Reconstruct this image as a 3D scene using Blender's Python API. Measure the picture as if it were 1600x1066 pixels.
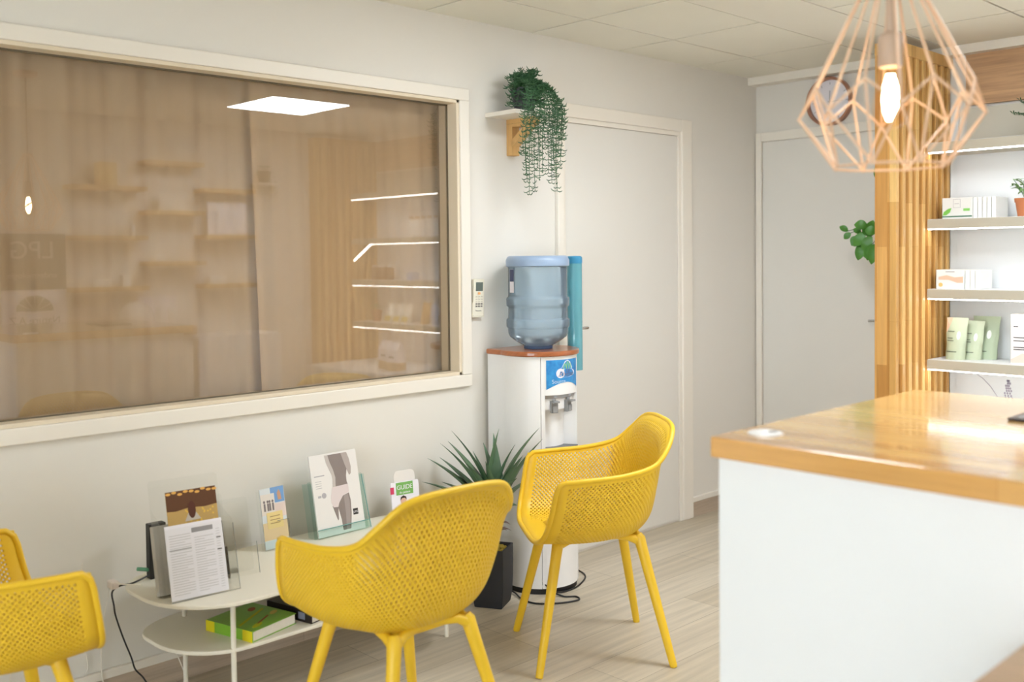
import bpy, bmesh, math, random
from math import sin, cos, pi, radians
from mathutils import Vector, Matrix

for o in list(bpy.data.objects):
    bpy.data.objects.remove(o, do_unlink=True)
SC = bpy.context.scene
COL = SC.collection

# ------------------------------------------------------------------ camera
EYE = 1.42
yaw, pit, rol = radians(45.907), radians(1.853), radians(0.5995)
fw = Vector((cos(yaw) * cos(pit), sin(yaw) * cos(pit), -sin(pit)))
rt = Vector((sin(yaw), -cos(yaw), 0))
dn = fw.cross(rt)
r2 = cos(rol) * rt + sin(rol) * dn
d2 = -sin(rol) * rt + cos(rol) * dn
cam = bpy.data.cameras.new('camera')
cam.sensor_width = 36.0
cam.lens = 1569.4 * 36 / 1600
cam.shift_y = -(533 - 451.28) / 1600
cam.clip_start = 0.05
cam.dof.use_dof = True
cam.dof.focus_distance = 3.9
cam.dof.aperture_fstop = 2.2
camo = bpy.data.objects.new('camera', cam)
COL.objects.link(camo)
camo.matrix_world = Matrix(((r2.x, -d2.x, -fw.x, 0), (r2.y, -d2.y, -fw.y, 0), (r2.z, -d2.z, -fw.z, EYE), (0, 0, 0, 1)))
SC.camera = camo

# ------------------------------------------------------------------ world, exposure
SC.view_settings.view_transform = 'Standard'
SC.view_settings.look = 'None'
SC.view_settings.gamma = 1.0
SC.view_settings.use_curve_mapping = False
SC.view_settings.exposure = 0.15
wd = bpy.data.worlds.new('sky')
SC.world = wd
wd.use_nodes = True
bg = wd.node_tree.nodes['Background']
bg.inputs['Color'].default_value = (0.83, 0.935, 1.03, 1)
bg.inputs['Strength'].default_value = 9.2
LED_PANEL = 30.0      # ceiling panels
LED_STRIP = 16.0     # shelf edge strips
BULB = 30.0

# ------------------------------------------------------------------ materials
def lin(c):
    c = c / 255.0
    return c / 12.92 if c <= 0.04045 else ((c + 0.055) / 1.055) ** 2.4
def rgb(*c):
    return (lin(c[0]), lin(c[1]), lin(c[2]), 1)
MATS = {}
def mat(name, col, rough=0.5, metal=0.0, var=0.05, scale=6.0, bump=0.0, coat=0.0, emit=None, trans=0.0, sub=0.0, spec=0.5, bscale=None):
    """a surface with a little procedural colour variation"""
    if name in MATS: return MATS[name]
    m = bpy.data.materials.new(name); m.use_nodes = True
    N, Lk = m.node_tree.nodes, m.node_tree.links
    b = N['Principled BSDF']
    b.inputs['Roughness'].default_value = rough
    b.inputs['Metallic'].default_value = metal
    b.inputs['Coat Weight'].default_value = coat
    b.inputs['Specular IOR Level'].default_value = spec
    b.inputs['Transmission Weight'].default_value = trans
    tc = N.new('ShaderNodeTexCoord')
    nz = N.new('ShaderNodeTexNoise'); nz.inputs['Scale'].default_value = scale; nz.inputs['Detail'].default_value = 4
    Lk.new(tc.outputs['Object'], nz.inputs['Vector'])
    mx = N.new('ShaderNodeMix'); mx.data_type = 'RGBA'
    mx.inputs[6].default_value = [c * (1 - var) for c in col[:3]] + [1]
    mx.inputs[7].default_value = [min(1, c * (1 + var)) for c in col[:3]] + [1]
    Lk.new(nz.outputs['Fac'], mx.inputs[0]); Lk.new(mx.outputs[2], b.inputs['Base Color'])
    if bump:
        n2 = N.new('ShaderNodeTexNoise'); n2.inputs['Scale'].default_value = bscale or scale * 20
        Lk.new(tc.outputs['Object'], n2.inputs['Vector'])
        bp = N.new('ShaderNodeBump'); bp.inputs['Strength'].default_value = bump; bp.inputs['Distance'].default_value = 0.002
        Lk.new(n2.outputs['Fac'], bp.inputs['Height']); Lk.new(bp.outputs['Normal'], b.inputs['Normal'])
    if emit:
        b.inputs['Emission Color'].default_value = emit[0]; b.inputs['Emission Strength'].default_value = emit[1]
    MATS[name] = m
    return m

def wood(name, c1, c2, along='Y', length=0.5, width=0.045, rough=0.4, coat=0.0, mortar=0.0006, mcol=None, grain=0.25, gscale=1.0, off=(0, 0, 0), coat_rough=0.05, c3=None):
    """staves or planks laid along one axis, with grain"""
    m = bpy.data.materials.new(name); m.use_nodes = True
    N, Lk = m.node_tree.nodes, m.node_tree.links
    b = N['Principled BSDF']
    b.inputs['Roughness'].default_value = rough; b.inputs['Coat Weight'].default_value = coat; b.inputs['Coat Roughness'].default_value = coat_rough
    g = N.new('ShaderNodeNewGeometry'); s = N.new('ShaderNodeSeparateXYZ'); Lk.new(g.outputs['Position'], s.inputs[0])
    oth = [a for a in 'XYZ' if a != along]
    ad = N.new('ShaderNodeMath'); ad.operation = 'ADD'
    Lk.new(s.outputs[oth[0]], ad.inputs[0]); Lk.new(s.outputs[oth[1]], ad.inputs[1])
    cb = N.new('ShaderNodeCombineXYZ'); Lk.new(s.outputs[along], cb.inputs[0]); Lk.new(ad.outputs[0], cb.inputs[1])
    mp = N.new('ShaderNodeMapping'); mp.inputs['Location'].default_value = off; Lk.new(cb.outputs[0], mp.inputs[0])
    br = N.new('ShaderNodeTexBrick'); br.offset = 0.37; br.offset_frequency = 3; br.squash = 1
    br.inputs['Color1'].default_value = c1; br.inputs['Color2'].default_value = c2
    br.inputs['Mortar'].default_value = mcol or [c * 0.6 for c in c2[:3]] + [1]
    br.inputs['Scale'].default_value = 1.0; br.inputs['Mortar Size'].default_value = mortar; br.inputs['Mortar Smooth'].default_value = 0.1
    br.inputs['Brick Width'].default_value = length; br.inputs['Row Height'].default_value = width; br.inputs['Bias'].default_value = 0.0
    Lk.new(mp.outputs[0], br.inputs['Vector'])
    mg = N.new('ShaderNodeMapping'); mg.inputs['Scale'].default_value = (3 * gscale, 60 * gscale, 1); Lk.new(cb.outputs[0], mg.inputs[0])
    nz = N.new('ShaderNodeTexNoise'); nz.inputs['Scale'].default_value = 1.0; nz.inputs['Detail'].default_value = 6; nz.inputs['Roughness'].default_value = 0.6
    Lk.new(mg.outputs[0], nz.inputs['Vector'])
    rp = N.new('ShaderNodeMapRange'); rp.inputs['To Min'].default_value = 1 - grain; rp.inputs['To Max'].default_value = 1 + grain * 0.6
    rp.inputs['From Min'].default_value = 0.3; rp.inputs['From Max'].default_value = 0.7; Lk.new(nz.outputs['Fac'], rp.inputs['Value'])
    mx = N.new('ShaderNodeMix'); mx.data_type = 'RGBA'; mx.blend_type = 'MULTIPLY'; mx.inputs[0].default_value = 1
    Lk.new(br.outputs['Color'], mx.inputs[6]); Lk.new(rp.outputs[0], mx.inputs[7]); Lk.new(mx.outputs[2], b.inputs['Base Color'])
    return m

def glassy(name, tint, fac=0.12, rough=0.0, ior=1.5, facing=True):
    """thin clear sheet: tinted see-through mixed with a mirror reflection that grows at grazing angles"""
    m = bpy.data.materials.new(name); m.use_nodes = True
    N, Lk = m.node_tree.nodes, m.node_tree.links
    N.remove(N['Principled BSDF'])
    t = N.new('ShaderNodeBsdfTransparent'); t.inputs[0].default_value = tint
    g = N.new('ShaderNodeBsdfGlossy'); g.inputs['Roughness'].default_value = rough; g.inputs[0].default_value = (1, 1, 1, 1)
    fr = N.new('ShaderNodeFresnel'); fr.inputs['IOR'].default_value = ior
    gm = N.new('ShaderNodeNewGeometry'); iv = N.new('ShaderNodeMath'); iv.operation = 'SUBTRACT'; iv.inputs[0].default_value = 1.0
    Lk.new(gm.outputs['Backfacing'], iv.inputs[1])
    ml = N.new('ShaderNodeMath'); ml.operation = 'MULTIPLY'; Lk.new(fr.outputs[0], ml.inputs[0]); Lk.new(iv.outputs[0], ml.inputs[1])
    mx = N.new('ShaderNodeMixShader')
    Lk.new(ml.outputs[0], mx.inputs[0]); Lk.new(t.outputs[0], mx.inputs[1]); Lk.new(g.outputs[0], mx.inputs[2])
    Lk.new(mx.outputs[0], N['Material Output'].inputs[0])
    return m

def emitter(name, col, strength):
    m = bpy.data.materials.new(name); m.use_nodes = True
    N, Lk = m.node_tree.nodes, m.node_tree.links
    N.remove(N['Principled BSDF'])
    e = N.new('ShaderNodeEmission'); e.inputs[0].default_value = col; e.inputs[1].default_value = strength
    Lk.new(e.outputs[0], N['Material Output'].inputs[0])
    return m

def cloth_mat(name, col, transl=0.5):
    m = bpy.data.materials.new(name); m.use_nodes = True
    N, Lk = m.node_tree.nodes, m.node_tree.links
    N.remove(N['Principled BSDF'])
    d = N.new('ShaderNodeBsdfDiffuse'); d.inputs[0].default_value = col
    t = N.new('ShaderNodeBsdfTranslucent'); t.inputs[0].default_value = col
    mx = N.new('ShaderNodeMixShader'); mx.inputs[0].default_value = transl
    tc = N.new('ShaderNodeTexCoord'); wv = N.new('ShaderNodeTexNoise'); wv.inputs['Scale'].default_value = 300
    Lk.new(tc.outputs['Object'], wv.inputs['Vector'])
    bp = N.new('ShaderNodeBump'); bp.inputs['Strength'].default_value = 0.1; Lk.new(wv.outputs['Fac'], bp.inputs['Height']); Lk.new(bp.outputs[0], d.inputs['Normal'])
    Lk.new(d.outputs[0], mx.inputs[1]); Lk.new(t.outputs[0], mx.inputs[2]); Lk.new(mx.outputs[0], N['Material Output'].inputs[0])
    return m

M_wall = mat('white_wall_paint', rgb(229, 224, 215), 0.75, var=0.015, scale=1.5, bump=0.08, bscale=160)
M_trim = mat('cream_trim_paint', rgb(238, 231, 219), 0.45, var=0.01)
M_bead = mat('beige_bead_paint', rgb(228, 213, 188), 0.5, var=0.02)
M_door = mat('white_door_paint', rgb(228, 224, 216), 0.5, var=0.01)
M_tile = mat('ceiling_tile', rgb(239, 235, 221), 0.9, var=0.03, scale=3, bump=0.25, bscale=250)
M_band = mat('ceiling_plain_panel', rgb(238, 233, 220), 0.8, var=0.01)
M_dark = mat('dark_gap', rgb(60, 55, 48), 0.9)
M_floor = wood('pale_oak_laminate', rgb(203, 191, 171), rgb(185, 172, 150), 'X', 1.28, 0.19, rough=0.42, mortar=0.0012, mcol=rgb(150, 138, 120), grain=0.2, gscale=0.6)
M_base = wood('greige_oak_skirting', rgb(198, 180, 160), rgb(186, 168, 148), 'X', 2.0, 0.3, rough=0.5, grain=0.2)
M_block = wood('oak_butcher_block', rgb(250, 208, 134), rgb(220, 164, 92), 'Y', 0.62, 0.052, rough=0.25, coat=1.0, coat_rough=0.08, mortar=0.0005, mcol=rgb(190, 130, 62), grain=0.16)
M_post = wood('oak_post_wood', rgb(212, 160, 90), rgb(184, 128, 60), 'Z', 0.55, 0.05, rough=0.45, mortar=0.0004, mcol=rgb(176, 122, 58), grain=0.16)
M_slat = wood('pale_oak_slat_wood', rgb(232, 190, 120), rgb(204, 154, 84), 'Z', 0.55, 0.05, rough=0.45, mortar=0.0004, mcol=rgb(176, 122, 58), grain=0.16)
M_soffit = wood('walnut_effect_panel', rgb(204, 164, 124), rgb(196, 154, 114), 'Y', 2.6, 0.5, rough=0.5, grain=0.28, gscale=0.8)
M_bracket = wood('pine_bracket_wood', rgb(222, 176, 112), rgb(214, 166, 100), 'Z', 2.0, 0.3, rough=0.5, grain=0.12)
M_coolwood = wood('cherry_disc_wood', rgb(178, 104, 58), rgb(160, 90, 48), 'X', 2.0, 0.4, rough=0.3, coat=0.5, grain=0.18)
M_desk = wood('beech_desk_wood', rgb(226, 190, 150), rgb(208, 168, 128), 'Y', 0.6, 0.05, rough=0.4, coat=0.3, grain=0.12)
M_ledge = wood('oak_ledge_wood', rgb(222, 182, 120), rgb(212, 168, 104), 'X', 2.0, 0.3, rough=0.5, grain=0.14)
M_yellow = mat('mustard_yellow_plastic', rgb(240, 196, 44), 0.42, var=0.03, scale=3, bump=0.03, bscale=400)
M_white = mat('white_laminate', rgb(240, 240, 240), 0.35, var=0.01)
M_shelf = mat('cream_shelf_edge', rgb(186, 178, 160), 0.45, var=0.01)
M_shelfw = mat('white_shelf_panel', rgb(226, 229, 231), 0.4, var=0.01)
M_greytile = mat('glossy_taupe_panel', rgb(208, 203, 188), 0.06, var=0.02, coat=0.6)
M_table = mat('cream_lacquered_metal', rgb(236, 229, 212), 0.4, var=0.01)
M_coolw = mat('white_cooler_plastic', rgb(240, 238, 236), 0.35, var=0.01)
M_grey = mat('grey_plastic', rgb(150, 150, 150), 0.4)
M_silver = mat('brushed_silver_panel', rgb(168, 168, 170), 0.35, metal=0.6)
M_black = mat('black_plastic', rgb(22, 22, 24), 0.45, var=0.1)
M_pot = mat('matt_black_planter', rgb(38, 38, 41), 0.65, var=0.1, bump=0.2, bscale=200)
M_chrome = mat('satin_chrome', rgb(190, 190, 190), 0.25, metal=1.0)
M_leaf = mat('dark_succulent_green', rgb(84, 112, 84), 0.45, var=0.35, scale=9)
M_leafedge = mat('grey_green_leaf', rgb(92, 120, 88), 0.45, var=0.25, scale=12)
M_bract = mat('dry_purple_brown_leaf', rgb(126, 104, 96), 0.7, var=0.3, scale=30)
M_moss = mat('yellow_dry_moss', rgb(150, 128, 44), 0.95, var=0.4, scale=60, bump=0.8, bscale=200)
M_trail = mat('trailing_plant_green', rgb(58, 98, 62), 0.5, var=0.4, scale=25)
M_pothos = mat('bright_pothos_green', rgb(74, 132, 46), 0.4, var=0.4, scale=18)
M_herb = mat('pale_green_leaf', rgb(120, 160, 96), 0.45, var=0.35, scale=20)
M_terra = mat('terracotta', rgb(196, 122, 80), 0.8, var=0.08, scale=12)
M_soil = mat('potting_soil', rgb(58, 44, 34), 0.95, var=0.3, scale=60)
M_copper = mat('rose_copper_wire', rgb(240, 204, 172), 0.4, metal=0.08, var=0.04)
M_socket = mat('matt_taupe_socket', rgb(196, 172, 150), 0.5, var=0.03)
M_paper = mat('white_paper', rgb(236, 232, 238), 0.7, var=0.01)
M_ink = mat('grey_print', rgb(176, 172, 176), 0.7)
M_inkd = mat('dark_print', rgb(70, 68, 72), 0.7)
M_pages = mat('book_page_edges', rgb(238, 232, 220), 0.8, var=0.06, scale=80)
M_bulbglass = glassy('amber_bulb_glass', (1.0, 0.92, 0.82, 1), ior=1.6)
M_fil = emitter('glowing_filament', (1.0, 0.80, 0.55, 1), BULB)
M_acryl = glassy('clear_acrylic', (0.982, 0.985, 0.98, 1), ior=1.3)
M_acrylt = glassy('teal_tinted_acrylic', (0.88, 0.95, 0.935, 1), ior=1.35)
M_pane = glassy('reflective_window_glass', (0.93, 0.88, 0.81, 1), ior=2.05)
M_strip = emitter('white_led_strip', (1.0, 0.985, 0.95, 1), LED_STRIP)
M_panel = emitter('led_ceiling_diffuser', (0.90, 0.965, 1.03, 1), LED_PANEL)
M_curtain = cloth_mat('sheer_beige_curtain', rgb(228, 214, 195), 0.3)
def flat(name, *c, rough=0.6):
    return mat(name, rgb(*c), rough, var=0.02)

# ------------------------------------------------------------------ mesh helpers
def basis(d):
    d = Vector(d).normalized()
    a = Vector((0, 0, 1)) if abs(d.z) < 0.9 else Vector((1, 0, 0))
    x = d.cross(a).normalized()
    return x, d.cross(x).normalized()
class Fr:
    """a flat frame: origin, right and up; n points towards the viewer of the face"""
    def __init__(s, o, r, u):
        s.o, s.r, s.u = Vector(o), Vector(r).normalized(), Vector(u).normalized()
        s.n = s.r.cross(s.u).normalized()
    def p(s, a, b, c=0.0):
        return s.o + s.r * a + s.u * b + s.n * c
class MB:
    def __init__(s):
        s.v, s.f = [], []
    def add(s, vs, fs):
        k = len(s.v); s.v += [Vector(v) for v in vs]; s.f += [tuple(i + k for i in f) for f in fs]; return s
    def box(s, lo, hi):
        (a, b, c), (d, e, f) = lo, hi
        return s.add([(a, b, c), (d, b, c), (d, e, c), (a, e, c), (a, b, f), (d, b, f), (d, e, f), (a, e, f)],
                     [(3, 2, 1, 0), (4, 5, 6, 7), (0, 1, 5, 4), (1, 2, 6, 5), (2, 3, 7, 6), (3, 0, 4, 7)])
    def prism(s, pts, p0, p1):
        """pts: list of callables' results at two levels"""
        n = len(pts)
        return s.add(list(p0) + list(p1), [tuple(range(n - 1, -1, -1)), tuple(range(n, 2 * n))] + [(i, (i + 1) % n, n + (i + 1) % n, n + i) for i in range(n)])
    def plate(s, F, pts, c0, c1):
        p0 = [F.p(a, b, c0) for a, b in pts]; p1 = [F.p(a, b, c1) for a, b in pts]
        return s.prism(pts, p0, p1)
    def rect(s, F, a0, b0, a1, b1, c0, c1):
        return s.plate(F, [(a0, b0), (a1, b0), (a1, b1), (a0, b1)], c0, c1)
    def zprism(s, pts, z0, z1):
        return s.prism(pts, [(x, y, z0) for x, y in pts], [(x, y, z1) for x, y in pts])
    def tube(s, path, r, n=8, closed=False, flat_=1.0):
        P = [Vector(p) for p in path]; m = len(P)
        rs = r if isinstance(r, (list, tuple)) else [r] * m
        vs, fs = [], []
        px = None
        for i in range(m):
            a = P[(i - 1) % m] if (closed or i) else P[0]
            b = P[(i + 1) % m] if (closed or i < m - 1) else P[-1]
            t = (b - a).normalized()
            if px is None: px, _ = basis(t)
            px = (px - t * px.dot(t)).normalized(); py = t.cross(px)
            for k in range(n):
                an = 2 * pi * k / n
                vs.append(P[i] + (px * cos(an) + py * sin(an) * flat_) * rs[i])
        for i in range(m if closed else m - 1):
            j = (i + 1) % m
            for k in range(n):
                fs.append((i * n + k, i * n + (k + 1) % n, j * n + (k + 1) % n, j * n + k))
        if not closed:
            fs.append(tuple(range(n - 1, -1, -1))); fs.append(tuple((m - 1) * n + k for k in range(n)))
        return s.add(vs, fs)
    def lathe(s, prof, c=(0, 0, 0), n=32, axis=None):
        c = Vector(c); ax = Vector(axis or (0, 0, 1)).normalized(); x, y = basis(ax)
        vs, fs = [], []
        for r, z in prof:
            for k in range(n):
                a = 2 * pi * k / n
                vs.append(c + ax * z + (x * cos(a) + y * sin(a)) * max(r, 1e-4))
        for i in range(len(prof) - 1):
            for k in range(n):
                fs.append((i * n + k, i * n + (k + 1) % n, (i + 1) * n + (k + 1) % n, (i + 1) * n + k))
        fs.append(tuple(range(n - 1, -1, -1))); fs.append(tuple((len(prof) - 1) * n + k for k in range(n)))
        return s.add(vs, fs)
    def ball(s, c, r, n=12):
        r = r if isinstance(r, (tuple, list)) else (r, r, r)
        vs, fs = [], []
        for i in range(n + 1):
            th = pi * i / n
            for k in range(2 * n):
                a = pi * k / n
                rr = max(sin(th), 1e-3)
                vs.append((c[0] + r[0] * rr * cos(a), c[1] + r[1] * rr * sin(a), c[2] + r[2] * cos(th)))
        for i in range(n):
            for k in range(2 * n):
                fs.append((i * 2 * n + k, (i + 1) * 2 * n + k, (i + 1) * 2 * n + (k + 1) % (2 * n), i * 2 * n + (k + 1) % (2 * n)))
        return s.add(vs, fs)
    def build(s, name, m, parent=None, smooth=False, bevel=0.0, seg=2, weld=0.0, base=None):
        me = bpy.data.meshes.new(name)
        off = Vector((0, 0, 0))
        if parent is not None and parent.get('_world'):
            off = Vector(parent['_base'])
        if base is not None: off = Vector(base)
        me.from_pydata([tuple(v - off) for v in s.v], [], s.f)
        bm = bmesh.new(); bm.from_mesh(me)
        if weld: bmesh.ops.remove_doubles(bm, verts=bm.verts, dist=weld)
        bmesh.ops.recalc_face_normals(bm, faces=bm.faces)
        bm.to_mesh(me); bm.free()
        me.materials.append(m)
        o = bpy.data.objects.new(name, me); COL.objects.link(o)
        if parent is not None:
            o.parent = parent
            if parent.type == 'MESH': o.location = -Vector(parent['_off']) + off if parent.get('_off') else (0, 0, 0)
        elif base is not None:
            o.location = off
        o['_off'] = list(off)
        if parent is not None and parent.type == 'MESH':
            # keep world coordinates for a sub-part
            po = Vector(parent['_off'])
            for v in me.vertices: v.co = v.co + off - po
            o.location = (0, 0, 0); o['_off'] = list(po)
        if smooth:
            me.polygons.foreach_set('use_smooth', [True] * len(me.polygons))
            if hasattr(me, 'set_sharp_from_angle'): me.set_sharp_from_angle(angle=radians(40))
        if bevel:
            b = o.modifiers.new('bevel', 'BEVEL'); b.width = bevel; b.segments = seg; b.limit_method = 'ANGLE'; b.angle_limit = radians(50)
        return o
def thing(name, label, cat, base, group=None, rotz=0.0, world=True):
    """an Empty at the thing's base that parents its parts; world=True: parts are written in room coordinates"""
    o = bpy.data.objects.new(name, None); COL.objects.link(o)
    o.location = base; o.rotation_euler = (0, 0, rotz); o.empty_display_size = 0.1
    o['label'] = label; o['category'] = cat
    if group: o['group'] = group
    o['_world'] = 1 if world else 0; o['_base'] = list(base); o['_off'] = [0.0, 0.0, 0.0]
    return o
def tag(o, label, cat, group=None):
    o['label'] = label; o['category'] = cat
    if group: o['group'] = group
    return o
def struct(name, mb, m, parent=None, **k):
    o = mb.build(name, m, parent, **k)
    if parent is None: o['kind'] = 'structure'
    return o
def sempty(name, base):
    o = bpy.data.objects.new(name, None); COL.objects.link(o); o.location = base
    o['kind'] = 'structure'; o['_world'] = 1; o['_base'] = list(base); o['_off'] = [0.0, 0.0, 0.0]
    return o
def text_mb(body, F, a, b, size, c=0.0004, depth=0.0006, align='CENTER', shear=0.0, squeeze=1.0):
    cu = bpy.data.curves.new('lettering', 'FONT'); cu.body = body; cu.size = size; cu.align_x = align; cu.align_y = 'CENTER'
    cu.extrude = depth / 2; cu.shear = shear
    to = bpy.data.objects.new('lettering', cu); COL.objects.link(to)
    dg = bpy.context.evaluated_depsgraph_get(); dg.update()
    me = bpy.data.meshes.new_from_object(to.evaluated_get(dg))
    mb = MB()
    mb.add([F.p(a + v.co.x * squeeze, b + v.co.y, c + depth / 2 + v.co.z) for v in me.vertices], [tuple(p.vertices) for p in me.polygons])
    bpy.data.objects.remove(to, do_unlink=True); bpy.data.curves.remove(cu); bpy.data.meshes.remove(me)
    return mb
def ell(cx, cy, rx, ry, n=24, rot=0.0):
    out = []
    for i in range(n):
        a = 2 * pi * i / n; x, y = rx * cos(a), ry * sin(a)
        out.append((cx + x * cos(rot) - y * sin(rot), cy + x * sin(rot) + y * cos(rot)))
    return out
def catmull(pts, n):
    P = [Vector(p) for p in pts]; out = []
    for i in range(len(P) - 1):
        a, b, c, d = P[max(i - 1, 0)], P[i], P[i + 1], P[min(i + 2, len(P) - 1)]
        for k in range(n):
            t = k / n
            out.append(0.5 * ((2 * b) + (c - a) * t + (2 * a - 5 * b + 4 * c - d) * t * t + (3 * b - a - 3 * c + d) * t ** 3))
    out.append(P[-1]); return out
def dup(root, loc, rotz=0.0, label=None, group=None):
    r = root.copy(); COL.objects.link(r); r.location = loc; r.rotation_euler = (0, 0, rotz)
    if label: r['label'] = label
    if group: r['group'] = group
    for ch in list(root.children):
        c = ch.copy(); COL.objects.link(c); c.parent = r
        for g in list(ch.children):
            d = g.copy(); COL.objects.link(d); d.parent = c
    return r

# ================================================================== THE ROOM
YW = 3.206      # left wall face
XF = 5.09       # far wall face
ZC = 2.425      # ceiling
YR = -0.44      # right wall face
XB = -3.4       # wall behind the camera
# floor, ceiling
struct('floor', MB().box((XB, -3.2, -0.12), (XF + 0.12, 4.4, 0)), M_floor)
cb = MB().box((XB, -3.2, ZC + 0.02), (XF + 0.12, 4.4, ZC + 0.12))
ceil = struct('ceiling', cb, M_dark)
xs = [XB, -2.8, -2.2, -1.6, -1.0, -0.4, 0.2, 0.8, 1.41, 2.018, 2.626, 3.24, 3.845, 4.48, XF]
ys = [-3.2, -2.6, -2.0, -1.4, -0.8, -0.16, 0.44, 1.04, 1.59, 2.08, 2.40, 2.87, 3.34]
tb = MB(); g = 0.0052
for i in range(len(xs) - 1):
    for j in range(len(ys) - 1):
        if abs(ys[j] - 2.08) < 0.01 and xs[i] < 4.4: continue
        x0, x1, y0, y1 = xs[i], xs[i + 1], ys[j], ys[j + 1]
        if y1 < -0.5 and x0 > 1.3: continue
        tb.box((x0 + g, y0 + g, ZC), (x1 - g, y1 - g, ZC + 0.03))
tb.build('ceiling_tiles', M_tile, ceil)
MB().box((XB, 2.083, ZC - 0.001), (4.478, 2.398, ZC + 0.03)).build('plain_panel', M_band, ceil)
# left wall with the window opening
WX0, WX1, WZ0, WZ1 = 0.25, 2.795, 0.920, 2.078
wl = MB()
wl.box((XB, YW, 0), (WX0, YW + 0.12, 2.6)); wl.box((WX1, YW, 0), (XF + 0.12, YW + 0.12, 2.6))
wl.box((WX0, YW, 0), (WX1, YW + 0.12, WZ0)); wl.box((WX0, YW, WZ1), (WX1, YW + 0.12, 2.6))
struct('wall_left', wl, M_wall)
# the dim room behind the window
bk = MB(); bk.box((-0.2, 4.3, 0), (3.4, 4.4, 2.6)); bk.box((-0.3, YW + 0.12, 0), (-0.2, 4.4, 2.6)); bk.box((3.4, YW + 0.12, 0), (3.5, 4.4, 2.6))
struct('wall_back_room', bk, M_wall)
# far wall, right wall, wall behind with its glazing
struct('wall_far', MB().box((XF, YR - 0.12, 0), (XF + 0.12, YW, 2.6)), M_wall)
struct('wall_right', MB().box((1.5, YR - 0.12, 0), (XF, YR, 2.6)), M_wall)
wr = MB(); wr.box((XB, -3.2, 0), (1.62, -3.08, 2.6)); wr.box((1.5, -3.08, 0), (1.62, YR - 0.12, 2.6))
struct('wall_right_front', wr, M_wall)
wb = MB(); wb.box((XB - 0.12, -3.2, 0), (XB, 4.4, 0.25)); wb.box((XB - 0.12, -3.2, 2.3), (XB, 4.4, 2.6)); wb.box((XB - 0.12, 1.2, 0.25), (XB, 4.4, 2.3)); wb.box((XB - 0.12, -3.2, .25), (XB, -1.6, 2.3))
struct('wall_behind', wb, M_wall)
w2 = MB()
for y in (-1.6, -0.2, 1.2): w2.box((XB - 0.09, y - 0.03, 0.25), (XB - 0.03, y + 0.03, 2.3))
struct('window_2', w2, M_trim)
# skirting: oak strip with a white cable duct above
b0 = MB(); b0.box((XB, YW - 0.012, 0), (3.385, YW, 0.08)); b0.box((4.432, YW - 0.012, 0), (XF, YW, 0.08))
struct('baseboard_left', b0, M_base)
b1 = MB(); b1.box((XB, YW - 0.016, 0.08), (3.385, YW, 0.108)); b1.box((4.432, YW - 0.016, 0.08), (XF, YW, 0.108))
struct('trim_1', b1, M_trim, bevel=0.003)
struct('trim_2', MB().box((5.005, -0.3, 2.382), (XF, YW, ZC)), M_trim)          # white strip under the ceiling
struct('baseboard_far', MB().box((XF - 0.012, 3.17, 0), (XF, YW - 0.012, 0.08)), M_base)

# interior window
win = sempty('window_1', (1.5, YW, 0.869))
cs = MB()
cs.box((WX0 - 0.05, YW - 0.02, WZ1), (2.848, YW, 2.128)); cs.box((WX0 - 0.05, YW - 0.02, 0.869), (2.848, YW, WZ0))
cs.box((WX1, YW - 0.02, WZ0), (2.848, YW, WZ1)); cs.box((WX0 - 0.05, YW - 0.02, WZ0), (WX0, YW, WZ1))
cs.build('casing', M_trim, win, bevel=0.004)
bd = MB(); gY = YW + 0.052
for lo, hi in (((WX0, YW - 0.012, WZ1 - 0.014), (WX1, gY, WZ1)), ((WX0, YW - 0.012, WZ0), (WX1, gY, WZ0 + 0.014)), ((WX1 - 0.014, YW - 0.012, WZ0), (WX1, gY, WZ1)), ((WX0, YW - 0.012, WZ0), (WX0 + 0.014, gY, WZ1))):
    bd.box(lo, hi)
bd.build('bead', M_bead, win, bevel=0.002)
sl = MB()
for lo, hi in (((WX0, gY - 0.006, WZ1 - 0.020), (WX1, gY, WZ1 - 0.014)), ((WX0, gY - 0.006, WZ0 + 0.014), (WX1, gY, WZ0 + 0.018)), ((WX1 - 0.020, gY - 0.006, WZ0), (WX1 - 0.014, gY, WZ1))):
    sl.box(lo, hi)
sl.build('seal', flat('olive_seal', 110, 98, 78), win)
MB().box((WX0, gY, WZ0), (WX1, gY + 0.006, WZ1)).build('pane', M_pane, win)

# sheer curtains behind the pane
def curtain(x0, x1, y, seed, amp, lean=0.0, folds=7):
    rnd = random.Random(seed); n = 160; rows = 12; vs, fs = [], []
    ph = [rnd.uniform(0, 6.28) for _ in range(4)]
    for j in range(rows + 1):
        z = 0.35 + (2.32 - 0.35) * j / rows; k = 1 - 0.35 * j / rows
        for i in range(n + 1):
            t = i / n; u = t * folds * 2 * pi
            w = sin(u + ph[0] + 0.6 * sin(u * 0.37 + ph[1])) * 0.7 + 0.35 * sin(u * 1.9 + ph[2]) + 0.2 * sin(u * 3.3 + ph[3] + j * 0.05)
            x = x0 + (x1 - x0) * t + lean * (j / rows - 0.5) * (1 - t)
            vs.append((x, y + amp * w * k, z))
    for j in range(rows):
        for i in range(n):
            a = j * (n + 1) + i; fs.append((a, a + 1, a + n + 2, a + n + 1))
    return MB().add(vs, fs)
c1 = curtain(0.1, 1.99, YW + 0.19, 3, 0.020, 0, 9).build('curtain', M_curtain, smooth=True)
tag(c1, 'sheer beige curtain filling the left half behind the interior window', 'curtain')
c2 = curtain(1.925, 3.0, YW + 0.14, 8, 0.014, -0.06, 5).build('curtain', M_curtain, smooth=True)
tag(c2, 'sheer beige curtain on the right behind the window, its edge overlapping the other', 'curtain')

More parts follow.
